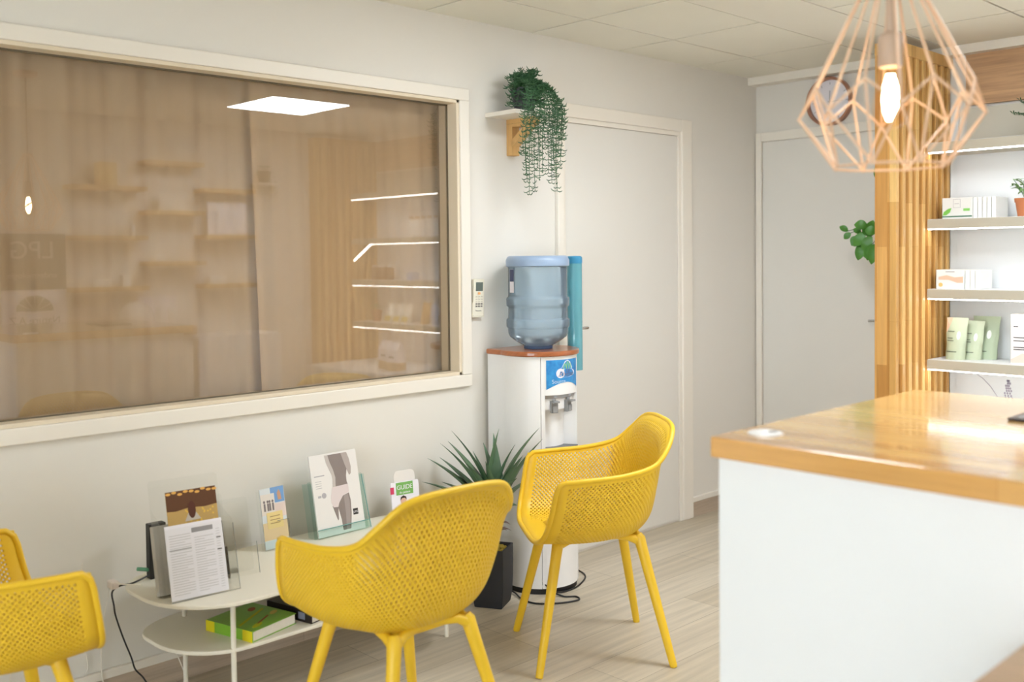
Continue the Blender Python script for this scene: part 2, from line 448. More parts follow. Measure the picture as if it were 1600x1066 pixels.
# doors
d1 = sempty('door_1', (3.88, YW, 0))
MB().box((3.4476, YW - 0.006, 0.012), (4.318, YW, 2.040)).build('leaf', M_door, d1)
f = MB()
for lo, hi in (((3.388, YW - 0.022, 0), (3.430, YW, 2.130)), ((4.345, YW - 0.022, 0), (4.432, YW, 2.130)), ((3.430, YW - 0.022, 2.066), (4.345, YW, 2.130))): f.box(lo, hi)
f.build('casing', M_trim, d1, bevel=0.004)
f = MB()
for lo, hi in (((3.430, YW - 0.014, 0), (3.446, YW, 2.066)), ((4.321, YW - 0.014, 0), (4.345, YW, 2.066)), ((3.446, YW - 0.014, 2.0425), (4.321, YW, 2.066))): f.box(lo, hi)
f.build('stop', M_trim, d1, bevel=0.002)
h = MB(); h.box((3.462, YW - 0.012, 0.96), (3.494, YW - 0.006, 1.14)); h.tube([(3.478, YW - 0.01, 1.08), (3.478, YW - 0.045, 1.08), (3.486, YW - 0.05, 1.08), (3.555, YW - 0.05, 1.078)], 0.007, 8)
h.build('handle', M_chrome, d1, smooth=True)
d2_ = sempty('door_2', (XF, 2.8, 0))
MB().box((XF - 0.008, 2.43, 0.012), (XF, 3.158, 2.056)).build('leaf', M_door, d2_)
f = MB()
for lo, hi in (((XF - 0.02, 3.163, 0), (XF, 3.200, 2.114)), ((XF - 0.02, 2.36, 0), (XF, 2.426, 2.114)), ((XF - 0.02, 2.426, 2.062), (XF, 3.163, 2.114))): f.box(lo, hi)
f.build('casing', M_trim, d2_, bevel=0.003)
h = MB(); h.box((XF - 0.014, 2.435, 0.95), (XF - 0.008, 2.465, 1.15)); h.tube([(XF - 0.01, 2.448, 1.06), (XF - 0.04, 2.448, 1.06), (XF - 0.045, 2.456, 1.06), (XF - 0.045, 2.50, 1.058)], 0.007, 8)
h.build('handle', M_chrome, d2_, smooth=True)
for z in (1.05, 1.85, 0.2):
    MB().tube([(XF - 0.022, 3.161, z - 0.035), (XF - 0.022, 3.161, z + 0.035)], 0.005, 8).build('hinge', M_trim, d2_, smooth=True)

# ================================================================== SLATTED END PANELS AND SHELF UNIT
def slat_panel(y, sgn, label):
    t = thing('slatted_panel', label, 'partition', (4.78, y + sgn * 0.05, 0))
    ya, yb = sorted((y + sgn * 0.032, y + sgn * 0.102))
    MB().box((4.474, ya, 0), (5.089, yb, 2.36)).build('core', M_post, t)
    for k in range(9):
        x = 4.474 + k * 0.0705; a, b = sorted((y, y + sgn * 0.032))
        MB().box((x, a, 0), (x + 0.030, b, 2.33)).build('slat', M_slat, t, bevel=0.0015, seg=1)
    a, b = sorted((y - sgn * 0.004, y + sgn * 0.102))
    MB().box((4.468, a, 2.33), (5.089, b, 2.385)).build('header', M_slat, t, bevel=0.002)
    return t
slat_panel(2.084, 1, 'tall oak slatted partition at the left end of the white shelves')
slat_panel(-0.333, -1, 'far oak slatted partition, seen only mirrored in the interior window')

SY0, SY1 = -0.331, 2.082
bp = struct('wall_niche', MB().box((5.062, SY0, 0.58), (5.088, 2.045, 1.95)), M_shelfw)
struct('trim_3', MB().box((5.070, 2.045, 0.58), (5.088, 2.082, 2.14)), flat('white_edge_strip', 226, 230, 232))
struct('trim_4', MB().box((5.060, SY0, 2.137), (XF, 2.005, 2.382)), M_soffit)
struct('trim_5', MB().box((5.066, SY0, 1.95), (5.088, 2.002, 2.122)), M_greytile)
# lavender drawing printed on the niche panel
Fn = Fr((5.062, 1.80, 0.66), (0, -1, 0), (0, 0, 1))
lv = MB()
lv.tube([Fn.p(a, b, 0.0006) for a, b in [(-0.17, 0.17), (-0.12, 0.14), (-0.08, 0.10), (-0.04, 0.04), (-0.02, -0.02)]], 0.0016, 4)
for i in range(12):
    b = 0.135 - i * 0.012; w = 0.004 + 0.0016 * i
    for s in (-1, 0, 1): lv.plate(Fn, ell(0.0 + s * w + 0.004 * sin(i * 2.1), b, 0.0045, 0.006, 8), 0.0002, 0.001)
for i in range(7):
    a = i / 6 * pi; lv.plate(Fn, ell(0.09 + 0.035 * cos(a), 0.02 + 0.035 * sin(a), 0.005, 0.004, 8), 0.0002, 0.001)
lv.build('lavender_print', flat('grey_violet_print', 166, 160, 176), bp)

led_names = {1.575: 'second', 1.240: 'third', 0.900: 'fourth'}
def led_shelf(z, label, loose=False):
    t = thing('lit_shelf', label, 'shelf', (4.93, 0.87, z - 0.045), 'lit white shelves between the slatted partitions')
    MB().box((4.80, SY0, z - 0.045), (5.062, SY1, z)).build('board', M_shelf, t, bevel=0.002)
    MB().box((4.803, SY0 + 0.002, z), (5.060, SY1 - 0.002, z + 0.0012)).build('top_sheet', M_shelfw, t)
    if not loose:
        MB().box((4.803, SY0 + 0.004, z - 0.0495), (4.819, SY1 - 0.004, z - 0.045)).build('led_strip', M_strip, t)
    else:
        m = MB().box((4.803, -0.073, z - 0.0495), (4.819, SY1 - 0.004, z - 0.045))
        F = Fr((4.811, -0.073, z - 0.0485), (0, -0.237, -0.131), (0, -0.131, 0.237))
        m.rect(F, 0, -0.006, 0.27, 0.006, -0.005, 0.005)
        m.build('led_strip', M_strip, t)
    return t
led_shelf(1.940, 'topmost lit white shelf, above the small carton and the terracotta pot')
led_shelf(1.575, 'lit white shelf carrying the green leaf carton and the potted plant', True)
led_shelf(1.240, 'lit white shelf carrying the peach swirl carton')
led_shelf(0.900, 'lowest lit white shelf, carrying the sage green pouches')
bc = thing('base_cabinet', 'low white cabinet under the lit shelves, mirrored in the window', 'cabinet', (4.72, 0.87, 0))
MB().box((4.37, SY0, 0.0), (5.088, SY1 - 0.002, 0.555)).build('body', M_white, bc)
MB().box((4.35, SY0, 0.555), (5.062, SY1 - 0.002, 0.578)).build('top', M_white, bc, bevel=0.003)

# ------------------------------------------------------------------ goods on the shelves
def carton(name, label, x0, y0, x1, y1, z, h, m, cat='box', group=None):
    t = thing(name, label, cat, ((x0 + x1) / 2, (y0 + y1) / 2, z), group)
    MB().box((x0, y0, z), (x1, y1, z + h)).build('carton_body', m, t, bevel=0.0015)
    return t
ZS2, ZS3, ZS4 = 1.5765, 1.2415, 0.9015
M_cart = flat('white_cardboard', 240, 240, 236)
t = carton('product_carton', 'white flat carton with a green leaf, beside the slats on second shelf', 4.86, 1.895, 5.02, 2.035, ZS2, 0.100, flat('pale_grey_cardboard', 226, 226, 222), group='cartons on the lit shelves')
F = Fr((4.86, 2.035, ZS2), (0, -1, 0), (0, 0, 1))
MB().rect(F, 0, 0.008, 0.14, 0.014, 0, 0.0006).build('green_band', flat('dark_green_print', 60, 110, 84), t)
MB().plate(F, [(0.002, 0.016), (0.020, 0.018), (0.038, 0.032), (0.044, 0.052), (0.028, 0.048), (0.008, 0.034)], 0, 0.0008).build('leaf_print', flat('leaf_green_print', 120, 190, 80), t)
m = MB()
for a0, b0, a1, b1 in ((0.052, 0.052, 0.086, 0.0535), (0.052, 0.092, 0.086, 0.0935), (0.052, 0.052, 0.0535, 0.0935), (0.0845, 0.052, 0.086, 0.0935), (0.058, 0.070, 0.080, 0.073)): m.rect(F, a0, b0, a1, b1, 0, 0.0006)
m.build('frame_print', M_ink, t)
MB().rect(F, 0.10, 0.036, 0.130, 0.048, 0, 0.0006).build('green_print', flat('fresh_green_print', 130, 196, 96), t)
for k in range(5):
    c = carton('product_carton', 'plain white thin carton, %s of the row right of the leaf carton' % ('first', 'second', 'third', 'fourth', 'fifth')[k], 4.87, 1.875 - k * 0.021, 5.02, 1.893 - k * 0.021, ZS2, 0.098, M_cart, group='cartons on the lit shelves')
t = carton('product_carton', 'white carton with a peach swirl print, standing on third shelf', 4.84, 1.925, 5.00, 2.055, ZS3, 0.092, M_cart, group='cartons on the lit shelves')
F = Fr((4.84, 2.055, ZS3), (0, -1, 0), (0, 0, 1))
MB().plate(F, [(0.012, 0.058), (0.05, 0.066), (0.09, 0.056), (0.129, 0.060), (0.129, 0.030), (0.10, 0.030), (0.06, 0.044), (0.012, 0.044)], 0, 0.0007).build('swirl_print', flat('peach_print', 240, 196, 170), t)
MB().plate(F, ell(0.022, 0.020, 0.010, 0.010), 0, 0.0008).build('dot_print', flat('gold_print', 236, 196, 120), t)
MB().rect(F, 0.045, 0.080, 0.088, 0.085, 0, 0.0006).build('title_print', M_ink, t)
for k in range(3):
    carton('product_carton', 'plain white slim carton, %s to the right of the peach carton' % ('first', 'second', 'third')[k], 4.85, 1.900 - k * 0.023, 5.00, 1.921 - k * 0.023, ZS3, 0.090, M_cart, group='cartons on the lit shelves')
# stand-up pouches
M_sage = mat('sage_green_pouch', rgb(190, 200, 172), 0.4, var=0.06, scale=18, bump=0.3, bscale=40)
def pouch(label, x, yl, yr, z, h, m, group, peach=False, rotz=0.0, txt=True, name='pouch'):
    w = yl - yr; t = thing(name, label, 'pouch', (x, (yl + yr) / 2, z), group)
    vs = []; n = 10; rows = 8
    bmh = MB(); V, Fs = [], []
    for j in range(rows + 1):
        k = j / rows; dpt = 0.030 * (1 - k) ** 0.7 + 0.0015; ww = w * (0.86 + 0.14 * k)
        for side in (-1, 1):
            for i in range(n + 1):
                u = i / n * 2 - 1; y = (yl + yr) / 2 - u * ww / 2 + 0.0015 * sin(j * 1.7 + i)
                V.append((x + side * dpt * math.sqrt(max(0, 1 - u * u * 0.97)) + 0.028 * k, y, z + h * k))
    st = 2 * (n + 1)
    for j in range(rows):
        for sd in (0, 1):
            for i in range(n):
                a = j * st + sd * (n + 1) + i; Fs.append((a, a + 1, a + st + 1, a + st))
        for a, b in ((0, n + 1), (n, 2 * n + 1)):
            Fs.append((j * st + a, j * st + b, (j + 1) * st + b, (j + 1) * st + a))
    Fs.append(tuple(range(0, n + 1)) + tuple(range(2 * n + 1, n, -1)))
    Fs.append(tuple(rows * st + i for i in range(n + 1)) + tuple(rows * st + i for i in range(2 * n + 1, n, -1)))
    bmh.add(V, Fs).build('bag', m, t, smooth=True)
    def S(a, k, c):      # a: -1..1 across the front, k: 0..1 up
        dpt = 0.030 * (1 - k) ** 0.7 + 0.0015; ww = w * (0.86 + 0.14 * k)
        return Vector((x - dpt * math.sqrt(max(0, 1 - a * a * 0.97)) + 0.028 * k - c, (yl + yr) / 2 - a * ww / 2 + 0.001, z + h * k))
    def skin(mb_, pts, c):      # a printed patch laid on the front skin
        n_ = len(pts); ca = sum(p[0] for p in pts) / n_; ck_ = sum(p[1] for p in pts) / n_
        mb_.add([S(a, k, c) for a, k in pts] + [S(ca, ck_, c)], [(i, (i + 1) % n_, n_) for i in range(n_)])
    if txt:
        q = MB(); skin(q, ell(0.36, 0.58, 0.18, 0.10, 20), 0.0026); q.build('bottle_print', flat('white_print', 238, 240, 236), t)
        q = MB()
        for b, l in ((0.66, 0.7), (0.50, 0.6), (0.44, 0.7), (0.18, 1.1)): skin(q, [(-0.78, b), (-0.78 + l * .33, b), (-0.78 + l * .66, b), (-0.78 + l, b), (-0.78 + l, b + .022), (-0.78 + l * .66, b + .022), (-0.78 + l * .33, b + .022), (-0.78, b + .022)], 0.0028)
        q.build('text_print', flat('grey_green_print', 120, 128, 110), t)
    if peach:
        q = MB(); skin(q, [(-0.96, 0.99), (-0.4, 0.99), (-0.5, 0.88), (-0.68, 0.76), (-0.94, 0.64)], 0.0022); q.build('peach_print', flat('pouch_peach_print', 232, 190, 160), t)
    return t
pouch('front sage green pouch with a peach corner, lowest lit shelf', 4.885, 2.030, 1.930, ZS4, 0.200, M_sage, 'sage pouches on the lowest lit shelf', True)
pouch('sage green pouch in the middle of the three, half covered', 4.935, 1.965, 1.872, ZS4, 0.185, M_sage, 'sage pouches on the lowest lit shelf')
pouch('rearmost sage green pouch, furthest right of the three', 4.99, 1.945, 1.820, ZS4, 0.205, mat('deep_sage_pouch', rgb(174, 188, 160), 0.4, var=0.06, scale=18), 'sage pouches on the lowest lit shelf')
t = carton('product_carton', 'tall pale pink white carton cut off by right picture edge', 4.85, 1.60, 4.92, 1.715, ZS4, 0.228, flat('blush_cardboard', 240, 234, 230), group='cartons on the lit shelves')
F = Fr((4.85, 1.715, ZS4), (0, -1, 0), (0, 0, 1))
q = MB()
for b, l in ((0.12, 0.06), (0.105, 0.075), (0.075, 0.05), (0.065, 0.06), (0.17, 0.02)): q.rect(F, 0.012, b, 0.012 + l, b + 0.004, 0, 0.0006)
q.build('text_print', M_inkd, t)
MB().plate(F, [(0.0, 0.02), (0.05, 0.05), (0.115, 0.04), (0.115, 0.01), (0.0, 0.005)], 0, 0.0006).build('wave_print', flat('blush_print', 240, 214, 200), t)

def leafy(mb, base, tip, w, droop=0.0, fold=0.25, n=6, up=Vector((0, 0, 1))):
    """one lance or heart shaped leaf from base to tip"""
    b, t = Vector(base), Vector(tip); d = t - b; L = d.length
    side = d.cross(up)
    side = side.normalized() if side.length > 1e-6 else Vector((1, 0, 0))
    nrm = side.cross(d).normalized()
    V, Fs = [], []
    for i in range(n + 1):
        k = i / n; p = b + d * k + nrm * (droop * L * 4 * k * (1 - k))
        ww = w * (sin(pi * min(1, k * 0.93 + 0.07)) ** 0.8) if i < n else 0.0
        V += [p - side * ww + nrm * ww * fold, p, p + side * ww + nrm * ww * fold]
    for i in range(n):
        a = i * 3; Fs += [(a, a + 1, a + 4, a + 3), (a + 1, a + 2, a + 5, a + 4)]
    mb.add(V, Fs)
# terracotta potted plant on the second shelf
def small_pot_plant(label, x, y, z, r, h, seed, mleaf, nl, spread, hl):
    t = thing('potted_plant', label, 'plant', (x, y, z))
    MB().lathe([(r * 0.72, 0), (r * 0.95, h * 0.78), (r * 1.02, h * 0.78), (r * 1.06, h), (r * 0.92, h), (r * 0.88, h * 0.9)], (x, y, z), 28).build('pot', M_terra, t, smooth=True)
    MB().lathe([(r * 0.87, h * 0.86), (r * 0.5, h * 0.9), (0.001, h * 0.91)], (x, y, z), 20).build('soil', M_soil, t, smooth=True)
    rnd = random.Random(seed); mb = MB(); st = MB()
    for i in range(nl):
        a = rnd.uniform(0, 2 * pi); k = rnd.uniform(0.2, 1.0)
        p0 = Vector((x, y, z + h * 0.9)); p1 = p0 + Vector((cos(a) * spread * k * 0.6, sin(a) * spread * k * 0.6, hl * rnd.uniform(0.3, 1.0)))
        st.tube([p0, p0.lerp(p1, 0.5) + Vector((0, 0, 0.01)), p1], 0.0016, 5)
        for j in range(3):
            a2 = a + rnd.uniform(-1.4, 1.4)
            leafy(mb, p0.lerp(p1, 0.6 + 0.2 * j), p0.lerp(p1, 0.6 + 0.2 * j) + Vector((cos(a2), sin(a2), rnd.uniform(-0.3, 0.6))) * rnd.uniform(0.03, 0.055), 0.011, 0.15)
    st.build('stems', M_leaf, t, smooth=True); mb.build('foliage', mleaf, t, smooth=True)
    return t
small_pot_plant('small leafy plant in terracotta pot at right end of second shelf', 4.90, 1.672, ZS2, 0.044, 0.085, 5, M_herb, 11, 0.10, 0.12)
# feathery plant on the topmost shelf
t = thing('feathery_plant', 'feathery dark green plant on top shelf at the right picture edge', 'plant', (4.9, 1.62, 1.9412))
MB().lathe([(0.035, 0), (0.05, 0.08), (0.052, 0.085), (0.045, 0.085), (0.043, 0.07)], (4.9, 1.62, 1.9412), 24).build('pot', M_terra, t, smooth=True)
rnd = random.Random(12); mb = MB()
for i in range(26):
    a = rnd.uniform(0, 2 * pi); L = rnd.uniform(0.08, 0.13); el = rnd.uniform(0.1, 1.2)
    p0 = Vector((4.9, 1.62, 2.02)); p1 = p0 + Vector((cos(a) * cos(el), sin(a) * cos(el), sin(el))) * L
    mb.tube([p0, p0.lerp(p1, .5) + Vector((0, 0, .01)), p1], 0.0012, 4)
    for j in range(8):
        q = p0.lerp(p1, 0.3 + 0.1 * j); b = a + (1.1 if j % 2 else -1.1)
        leafy(mb, q, q + Vector((cos(b), sin(b), 0.3)) * 0.024, 0.003, 0.1, n=3)
mb.build('foliage', M_trail, t, smooth=True)

# goods seen only as reflections in the interior window
def bottle(label, x, y, z, r, h, m, mcap, group, name='bottle'):
    t = thing(name, label, 'bottle', (x, y, z), group)
    MB().lathe([(r * 0.96, 0), (r, 0.004), (r, h * 0.72), (r * 0.8, h * 0.80), (r * 0.5, h * 0.84), (r * 0.5, h * 0.86)], (x, y, z), 20).build('body', m, t, smooth=True)
    MB().lathe([(r * 0.6, h * 0.86), (r * 0.6, h * 0.99), (r * 0.5, h)], (x, y, z), 20).build('cap', mcap, t, smooth=True)
    return t
M_wbot = flat('white_bottle_plastic', 238, 236, 232); M_gold = flat('gold_cap', 190, 150, 110, rough=0.35)
M_brown = flat('brown_jar_glass', 120, 70, 50, rough=0.25)
o0 = bottle('white bottle with gold cap, in mirrored row on the second shelf', 4.93, 0.30, ZS2, 0.032, 0.165, M_wbot, M_gold, 'white bottles mirrored in the window')
for k in range(1, 5): dup(o0, (4.93, 0.30 + k * 0.075, ZS2))
o0 = bottle('small brown jar with white lid, in mirrored row on third shelf', 4.93, -0.19, ZS3, 0.032, 0.118, M_brown, M_wbot, 'brown jars mirrored in the window', 'jar')
for k in range(1, 4): dup(o0, (4.93, -0.19 + k * 0.070, ZS3))
bottle('white and blue jar standing alone, mirrored, on third shelf', 4.93, 0.31, ZS3, 0.05, 0.075, flat('pale_blue_jar', 150, 180, 220), M_wbot, None, 'jar')
M_pw = flat('white_pouch_film', 238, 236, 226); M_py = flat('yellow_label_print', 226, 200, 90)
for k, (y, lab) in enumerate(((0.0, 'white and yellow pouch nearest the far slats, mirrored'), (0.115, 'second white and yellow pouch, mirrored on lowest shelf'), (0.225, 'third white and yellow pouch, mirrored on lowest shelf'))):
    p = pouch(lab, 4.93, y + 0.05, y - 0.05, ZS4, 0.15, M_pw, 'white pouches mirrored in the window', txt=False)
    MB().rect(Fr((4.899, y + 0.05, ZS4), (0, -1, 0), (0.058, 0, 0.15)), 0.015, 0.01, 0.085, 0.05, 0, 0.004).build('yellow_label', M_py, p)
pouch('orange tinted pouch at the right of the mirrored lowest shelf', 4.93, 0.50, 0.40, ZS4, 0.165, flat('orange_pouch_film', 226, 180, 120), None, txt=False)
bottle('white and blue bottle at right end of mirrored lowest shelf', 4.93, 0.585, ZS4, 0.03, 0.19, flat('white_blue_bottle', 190, 200, 220), M_wbot, None)
small_pot_plant('small terracotta plant pot near the far slats, mirrored', 4.93, -0.17, ZS4, 0.045, 0.09, 21, M_herb, 4, 0.06, 0.05)
def gable_bag(label, x, y, z, w, d, h):
    t = thing('gable_top_bag', label, 'bag', (x, y, z), 'white paper bags mirrored in the window')
    F = Fr((x - d / 2, y + w / 2, z), (0, -1, 0), (0, 0, 1))
    MB().box((x - d / 2, y - w / 2, z), (x + d / 2, y + w / 2, z + h * 0.3)).build('brown_base', flat('kraft_paper', 206, 170, 130), t)
    m = MB().box((x - d / 2, y - w / 2, z + h * 0.3), (x + d / 2, y + w / 2, z + h * 0.72))
    a, b = z + h * 0.72, z + h
    m.add([(x - d / 2, y - w / 2, a), (x + d / 2, y - w / 2, a), (x + d / 2, y + w / 2, a), (x - d / 2, y + w / 2, a), (x - 0.004, y - w / 2, b), (x + 0.004, y - w / 2, b), (x + 0.004, y + w / 2, b), (x - 0.004, y + w / 2, b)],
          [(0, 3, 7, 4), (1, 5, 6, 2), (4, 7, 6, 5), (0, 4, 5, 1), (3, 2, 6, 7)])
    m.build('white_upper', M_paper, t)
    MB().rect(F, w * 0.25, h * 0.45, w * 0.75, h * 0.53, 0, 0.001).build('text_print', M_inkd, t)
gable_bag('white gable top bag with kraft base, left of two mirrored bags', 4.60, 0.41, 0.578, 0.115, 0.09, 0.215)
gable_bag('white gable top bag with kraft base, right of two mirrored bags', 4.57, 0.55, 0.578, 0.125, 0.09, 0.205)

# right wall (mirrored): worktop, ledges, signs
MB_ = MB().box((1.62, YR, 0.90), (3.28, -0.02, 0.96))
tag(MB_.build('worktop', M_soffit, bevel=0.003), 'long wooden worktop along the right wall, mirrored in the window', 'worktop')
cbn = thing('sideboard', 'pale sideboard beneath the mirrored wooden worktop', 'cabinet', (2.45, -0.22, 0))
MB().box((1.64, YR + 0.001, 0), (3.26, -0.05, 0.90)).build('body', M_door, cbn)
tag(MB().box((3.30, YR + 0.001, 0), (3.96, -0.04, 0.875)).build('low_cabinet', M_white, bevel=0.004), 'white low cabinet beside the mirrored worktop', 'cabinet')
for x0, x1, zz, lab in ((2.54, 3.06, 1.93, 'upper left'), (3.06, 3.49, 2.12, 'topmost middle'), (3.48, 3.90, 1.94, 'upper right'), (2.54, 3.06, 1.59, 'centre left'), (3.06, 3.49, 1.77, 'second middle'), (3.48, 3.90, 1.60, 'centre right'), (2.54, 3.06, 1.24, 'lower left'), (3.06, 3.49, 1.41, 'lowest middle'), (3.48, 3.90, 1.24, 'lower right')):
    tag(MB().box((x0, YR + 0.001, zz - 0.032), (x1, YR + 0.17, zz)).build('ledge_shelf', M_ledge, bevel=0.002), '%s oak ledge shelf of the staggered nine, mirrored in the window' % lab, 'shelf', 'oak ledges on the right wall')
def item(name, label, cat, x, z, w, h, d, m, y=-0.35):
    return tag(MB().box((x - w / 2, y - d / 2, z), (x + w / 2, y + d / 2, z + h)).build(name, m, bevel=0.006, seg=3), label, cat)
item('cushion_bag', 'rounded ochre pouch on the upper left mirrored ledge', 'pouch', 2.80, 1.93, 0.13, 0.16, 0.08, flat('ochre_cloth', 226, 190, 120))
item('picture_frame', 'thin white frame on second middle mirrored ledge', 'frame', 3.27, 1.77, 0.20, 0.12, 0.02, M_trim)
item('notice_board', 'white notice panel on the centre right mirrored ledge', 'sign', 3.70, 1.60, 0.32, 0.24, 0.02, M_paper)
item('small_box', 'small white box on lower left mirrored ledge', 'box', 2.76, 1.24, 0.10, 0.055, 0.07, M_cart)
item('small_box', 'tiny stacked box on lower left mirrored ledge, right side', 'box', 2.92, 1.24, 0.06, 0.08, 0.06, M_cart)
item('small_box', 'small white box on lowest middle mirrored ledge', 'box', 3.17, 1.41, 0.07, 0.05, 0.06, M_cart)
item('small_box', 'cream box on the lower right mirrored ledge', 'box', 3.60, 1.24, 0.13, 0.06, 0.08, M_cart)
bottle('tiny white bottle on the centre left mirrored ledge', 2.98, -0.35, 1.59, 0.018, 0.09, M_wbot, M_wbot, None)
item('information_card', 'white framed card standing on mirrored worktop', 'sign', 3.17, 0.96, 0.30, 0.20, 0.015, M_paper, -0.40)
t = thing('glass_cloche', 'glass dome on mirrored wooden worktop', 'dome', (2.95, -0.25, 0.96))
MB().lathe([(0.12, 0), (0.12, 0.06), (0.11, 0.10), (0.085, 0.14), (0.05, 0.165), (0.001, 0.172)], (2.95, -0.25, 0.962), 32).build('dome', mat('frosted_glass', rgb(226, 222, 214), 0.2), t, smooth=True)
for k, lab in enumerate(('left white canister on the mirrored worktop', 'right white canister on the mirrored worktop')):
    tag(MB().lathe([(0.028, 0), (0.03, 0.004), (0.03, 0.125), (0.026, 0.13)], (3.10 + k * 0.085, -0.2, 0.96), 20).build('canister', M_wbot, smooth=True, base=(3.10 + k * 0.085, -0.2, 0.96)), lab, 'canister', 'canisters on the mirrored worktop')
def wall_sign(label, z0, z1, mback, fn):
    t = thing('counter_sign', label, 'sign', (2.33, -0.385, z0))
    MB().box((2.13, -0.405, z0), (2.535, -0.385, z1)).build('board', mback, t, bevel=0.001)
    fn(t, Fr((2.535, -0.385, z0), (-1, 0, 0), (0, 0, 1)))
def lpg(t, F):
    q = text_mb('LPG', F, 0.215, 0.255, 0.165, 0, 0.003); q.build('lettering', flat('silver_letters', 206, 204, 198), t)
    text_mb('endermologie', F, 0.215, 0.095, 0.056, 0, 0.003).build('lettering', flat('silver_letters', 206, 204, 198), t)
def naz(t, F):
    m = MB()
    for k in range(6):
        a0, a1 = pi * (k + 0.06) / 6, pi * (k + 0.94) / 6
        m.plate(F, [(0.205, 0.115)] + [(0.205 + 0.118 * cos(a0 + (a1 - a0) * j / 6), 0.115 + 0.105 * sin(a0 + (a1 - a0) * j / 6)) for j in range(7)], 0, 0.002)
    m.build('fan_emblem', flat('dark_green_emblem', 110, 112, 96), t)
    text_mb('Nature A.Z', F, 0.205, 0.055, 0.068, 0, 0.002).build('lettering', flat('dark_green_emblem', 110, 112, 96), t)
wall_sign('dark LPG sign board above the white one, mirrored at left of window', 1.232, 1.60, flat('charcoal_board', 70, 70, 66), lpg)
wall_sign('white sign board with a fan emblem, mirrored at left of window', 0.975, 1.230, M_paper, naz)
# trailing plant beside the ledges, mirrored
t = thing('hanging_plant', 'hanging plant beside the ledges, mirrored near the curtain edge', 'plant', (4.02, -0.36, 2.0))
MB().box((3.93, YR, 1.985), (4.12, -0.28, 2.0)).build('bracket_shelf', M_trim, t)
MB().lathe([(0.04, 0), (0.055, 0.09), (0.05, 0.09)], (4.02, -0.355, 2.0), 20).build('pot', M_pot, t, smooth=True)
rnd = random.Random(4); mb = MB()
for i in range(24):
    a = rnd.uniform(0, 2 * pi); p = Vector((4.02, -0.355, 2.09)); L = rnd.uniform(0.15, 0.45); o = Vector((cos(a) * 0.09, sin(a) * 0.06, 0))
    for j in range(14):
        k = j / 13; q = p + o * min(1, k * 2) + Vector((0, 0, 0.05 * sin(min(1, k * 2) * pi) - L * max(0, k - 0.2)))
        b = rnd.uniform(0, 2 * pi); leafy(mb, q, q + Vector((cos(b) * 0.02, max(-0.9, sin(b)) * 0.02, -0.008)), 0.004, 0.1, n=3)
mb.build('foliage', M_trail, t, smooth=True)

# ================================================================== CEILING LIGHTS
def ceiling_light(label, x0, y0, dx=0.59, dy=0.59):
    t = thing('ceiling_light_panel', label, 'ceiling light', (x0 + dx / 2, y0 + dy / 2, ZC), 'LED ceiling panels')
    MB().box((x0, y0, ZC - 0.004), (x0 + dx, y0 + dy, ZC - 0.001)).build('frame', M_trim, t)
    MB().box((x0 + 0.012, y0 + 0.012, ZC - 0.007), (x0 + dx - 0.012, y0 + dy - 0.012, ZC - 0.0045)).build('diffuser', M_panel, t)
ceiling_light('square white LED ceiling panel mirrored bright in the window glass', 3.275, 0.445)
ceiling_light('added LED fill light panel overhead between counter and window, out of view', 2.635, 1.60, 0.59, 0.475)  # added fill lamp, kept out of view and reflection, brightens the room's far side

# ================================================================== RECEPTION COUNTER
ct = thing('reception_counter', 'white reception counter with a thick glossy oak top', 'counter', (2.17, 0.4, 0))
top = MB()
def rrect(x0, y0, x1, y1, r, n=6):
    out = []
    for cx, cy, a0 in ((x1 - r, y1 - r, 0), (x0 + r, y1 - r, 90), (x0 + r, y0 + r, 180), (x1 - r, y0 + r, 270)):
        for k in range(n + 1):
            a = radians(a0 + 90 * k / n); out.append((cx + r * cos(a), cy + r * sin(a)))
    return out
top.zprism(rrect(1.697, 0.26, 2.655, 1.183, 0.012), 1.008, 1.050)
top.build('worktop', M_block, ct, bevel=0.004, seg=3)
MB().box((1.712, 0.275, 0), (1.735, 1.168, 1.008)).build('front_panel', M_white, ct, bevel=0.001)
MB().box((1.735, 1.145, 0), (2.60, 1.168, 1.008)).build('side_panel', M_white, ct)
MB().box((1.735, 0.275, 0.70), (2.50, 1.145, 0.74)).build('inner_desk', M_desk, ct)
MB().lathe([(0.036, 0.0), (0.036, 0.002), (0.033, 0.004), (0.012, 0.004), (0.010, 0.0025), (0.001, 0.0025)], (1.80, 1.114, 1.050), 36).build('cable_grommet', M_white, ct, smooth=True)
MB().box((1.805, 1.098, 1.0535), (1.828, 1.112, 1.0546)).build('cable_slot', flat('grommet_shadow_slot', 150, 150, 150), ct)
ld = thing('counter_desk', 'lower beech desk leaf fixed in front of the white counter', 'desk', (1.35, 0.1, 0))
MB().box((0.98, 0.10, 0.752), (1.711, 0.577, 0.79)).build('desk_top', M_desk, ld, bevel=0.004)
MB().box((1.20, 0.40, 0), (1.69, 0.425, 0.752)).build('end_panel', M_white, ld)
tb_ = thing('tablet', 'dark tablet lying flat on the oak counter at right edge', 'tablet', (2.38, 0.70, 1.05))
F = Fr((2.288, 0.817, 1.0505), (0, -1, 0), (1, 0, 0))
MB().plate(F, rrect(0, 0, 0.25, 0.17, 0.006), 0.0, 0.006).build('case', flat('taupe_case', 74, 62, 58), tb_, bevel=0.002)
MB().rect(F, 0.012, 0.01, 0.238, 0.16, 0.006, 0.0065).build('screen', flat('dark_screen', 40, 36, 36, rough=0.15), tb_)

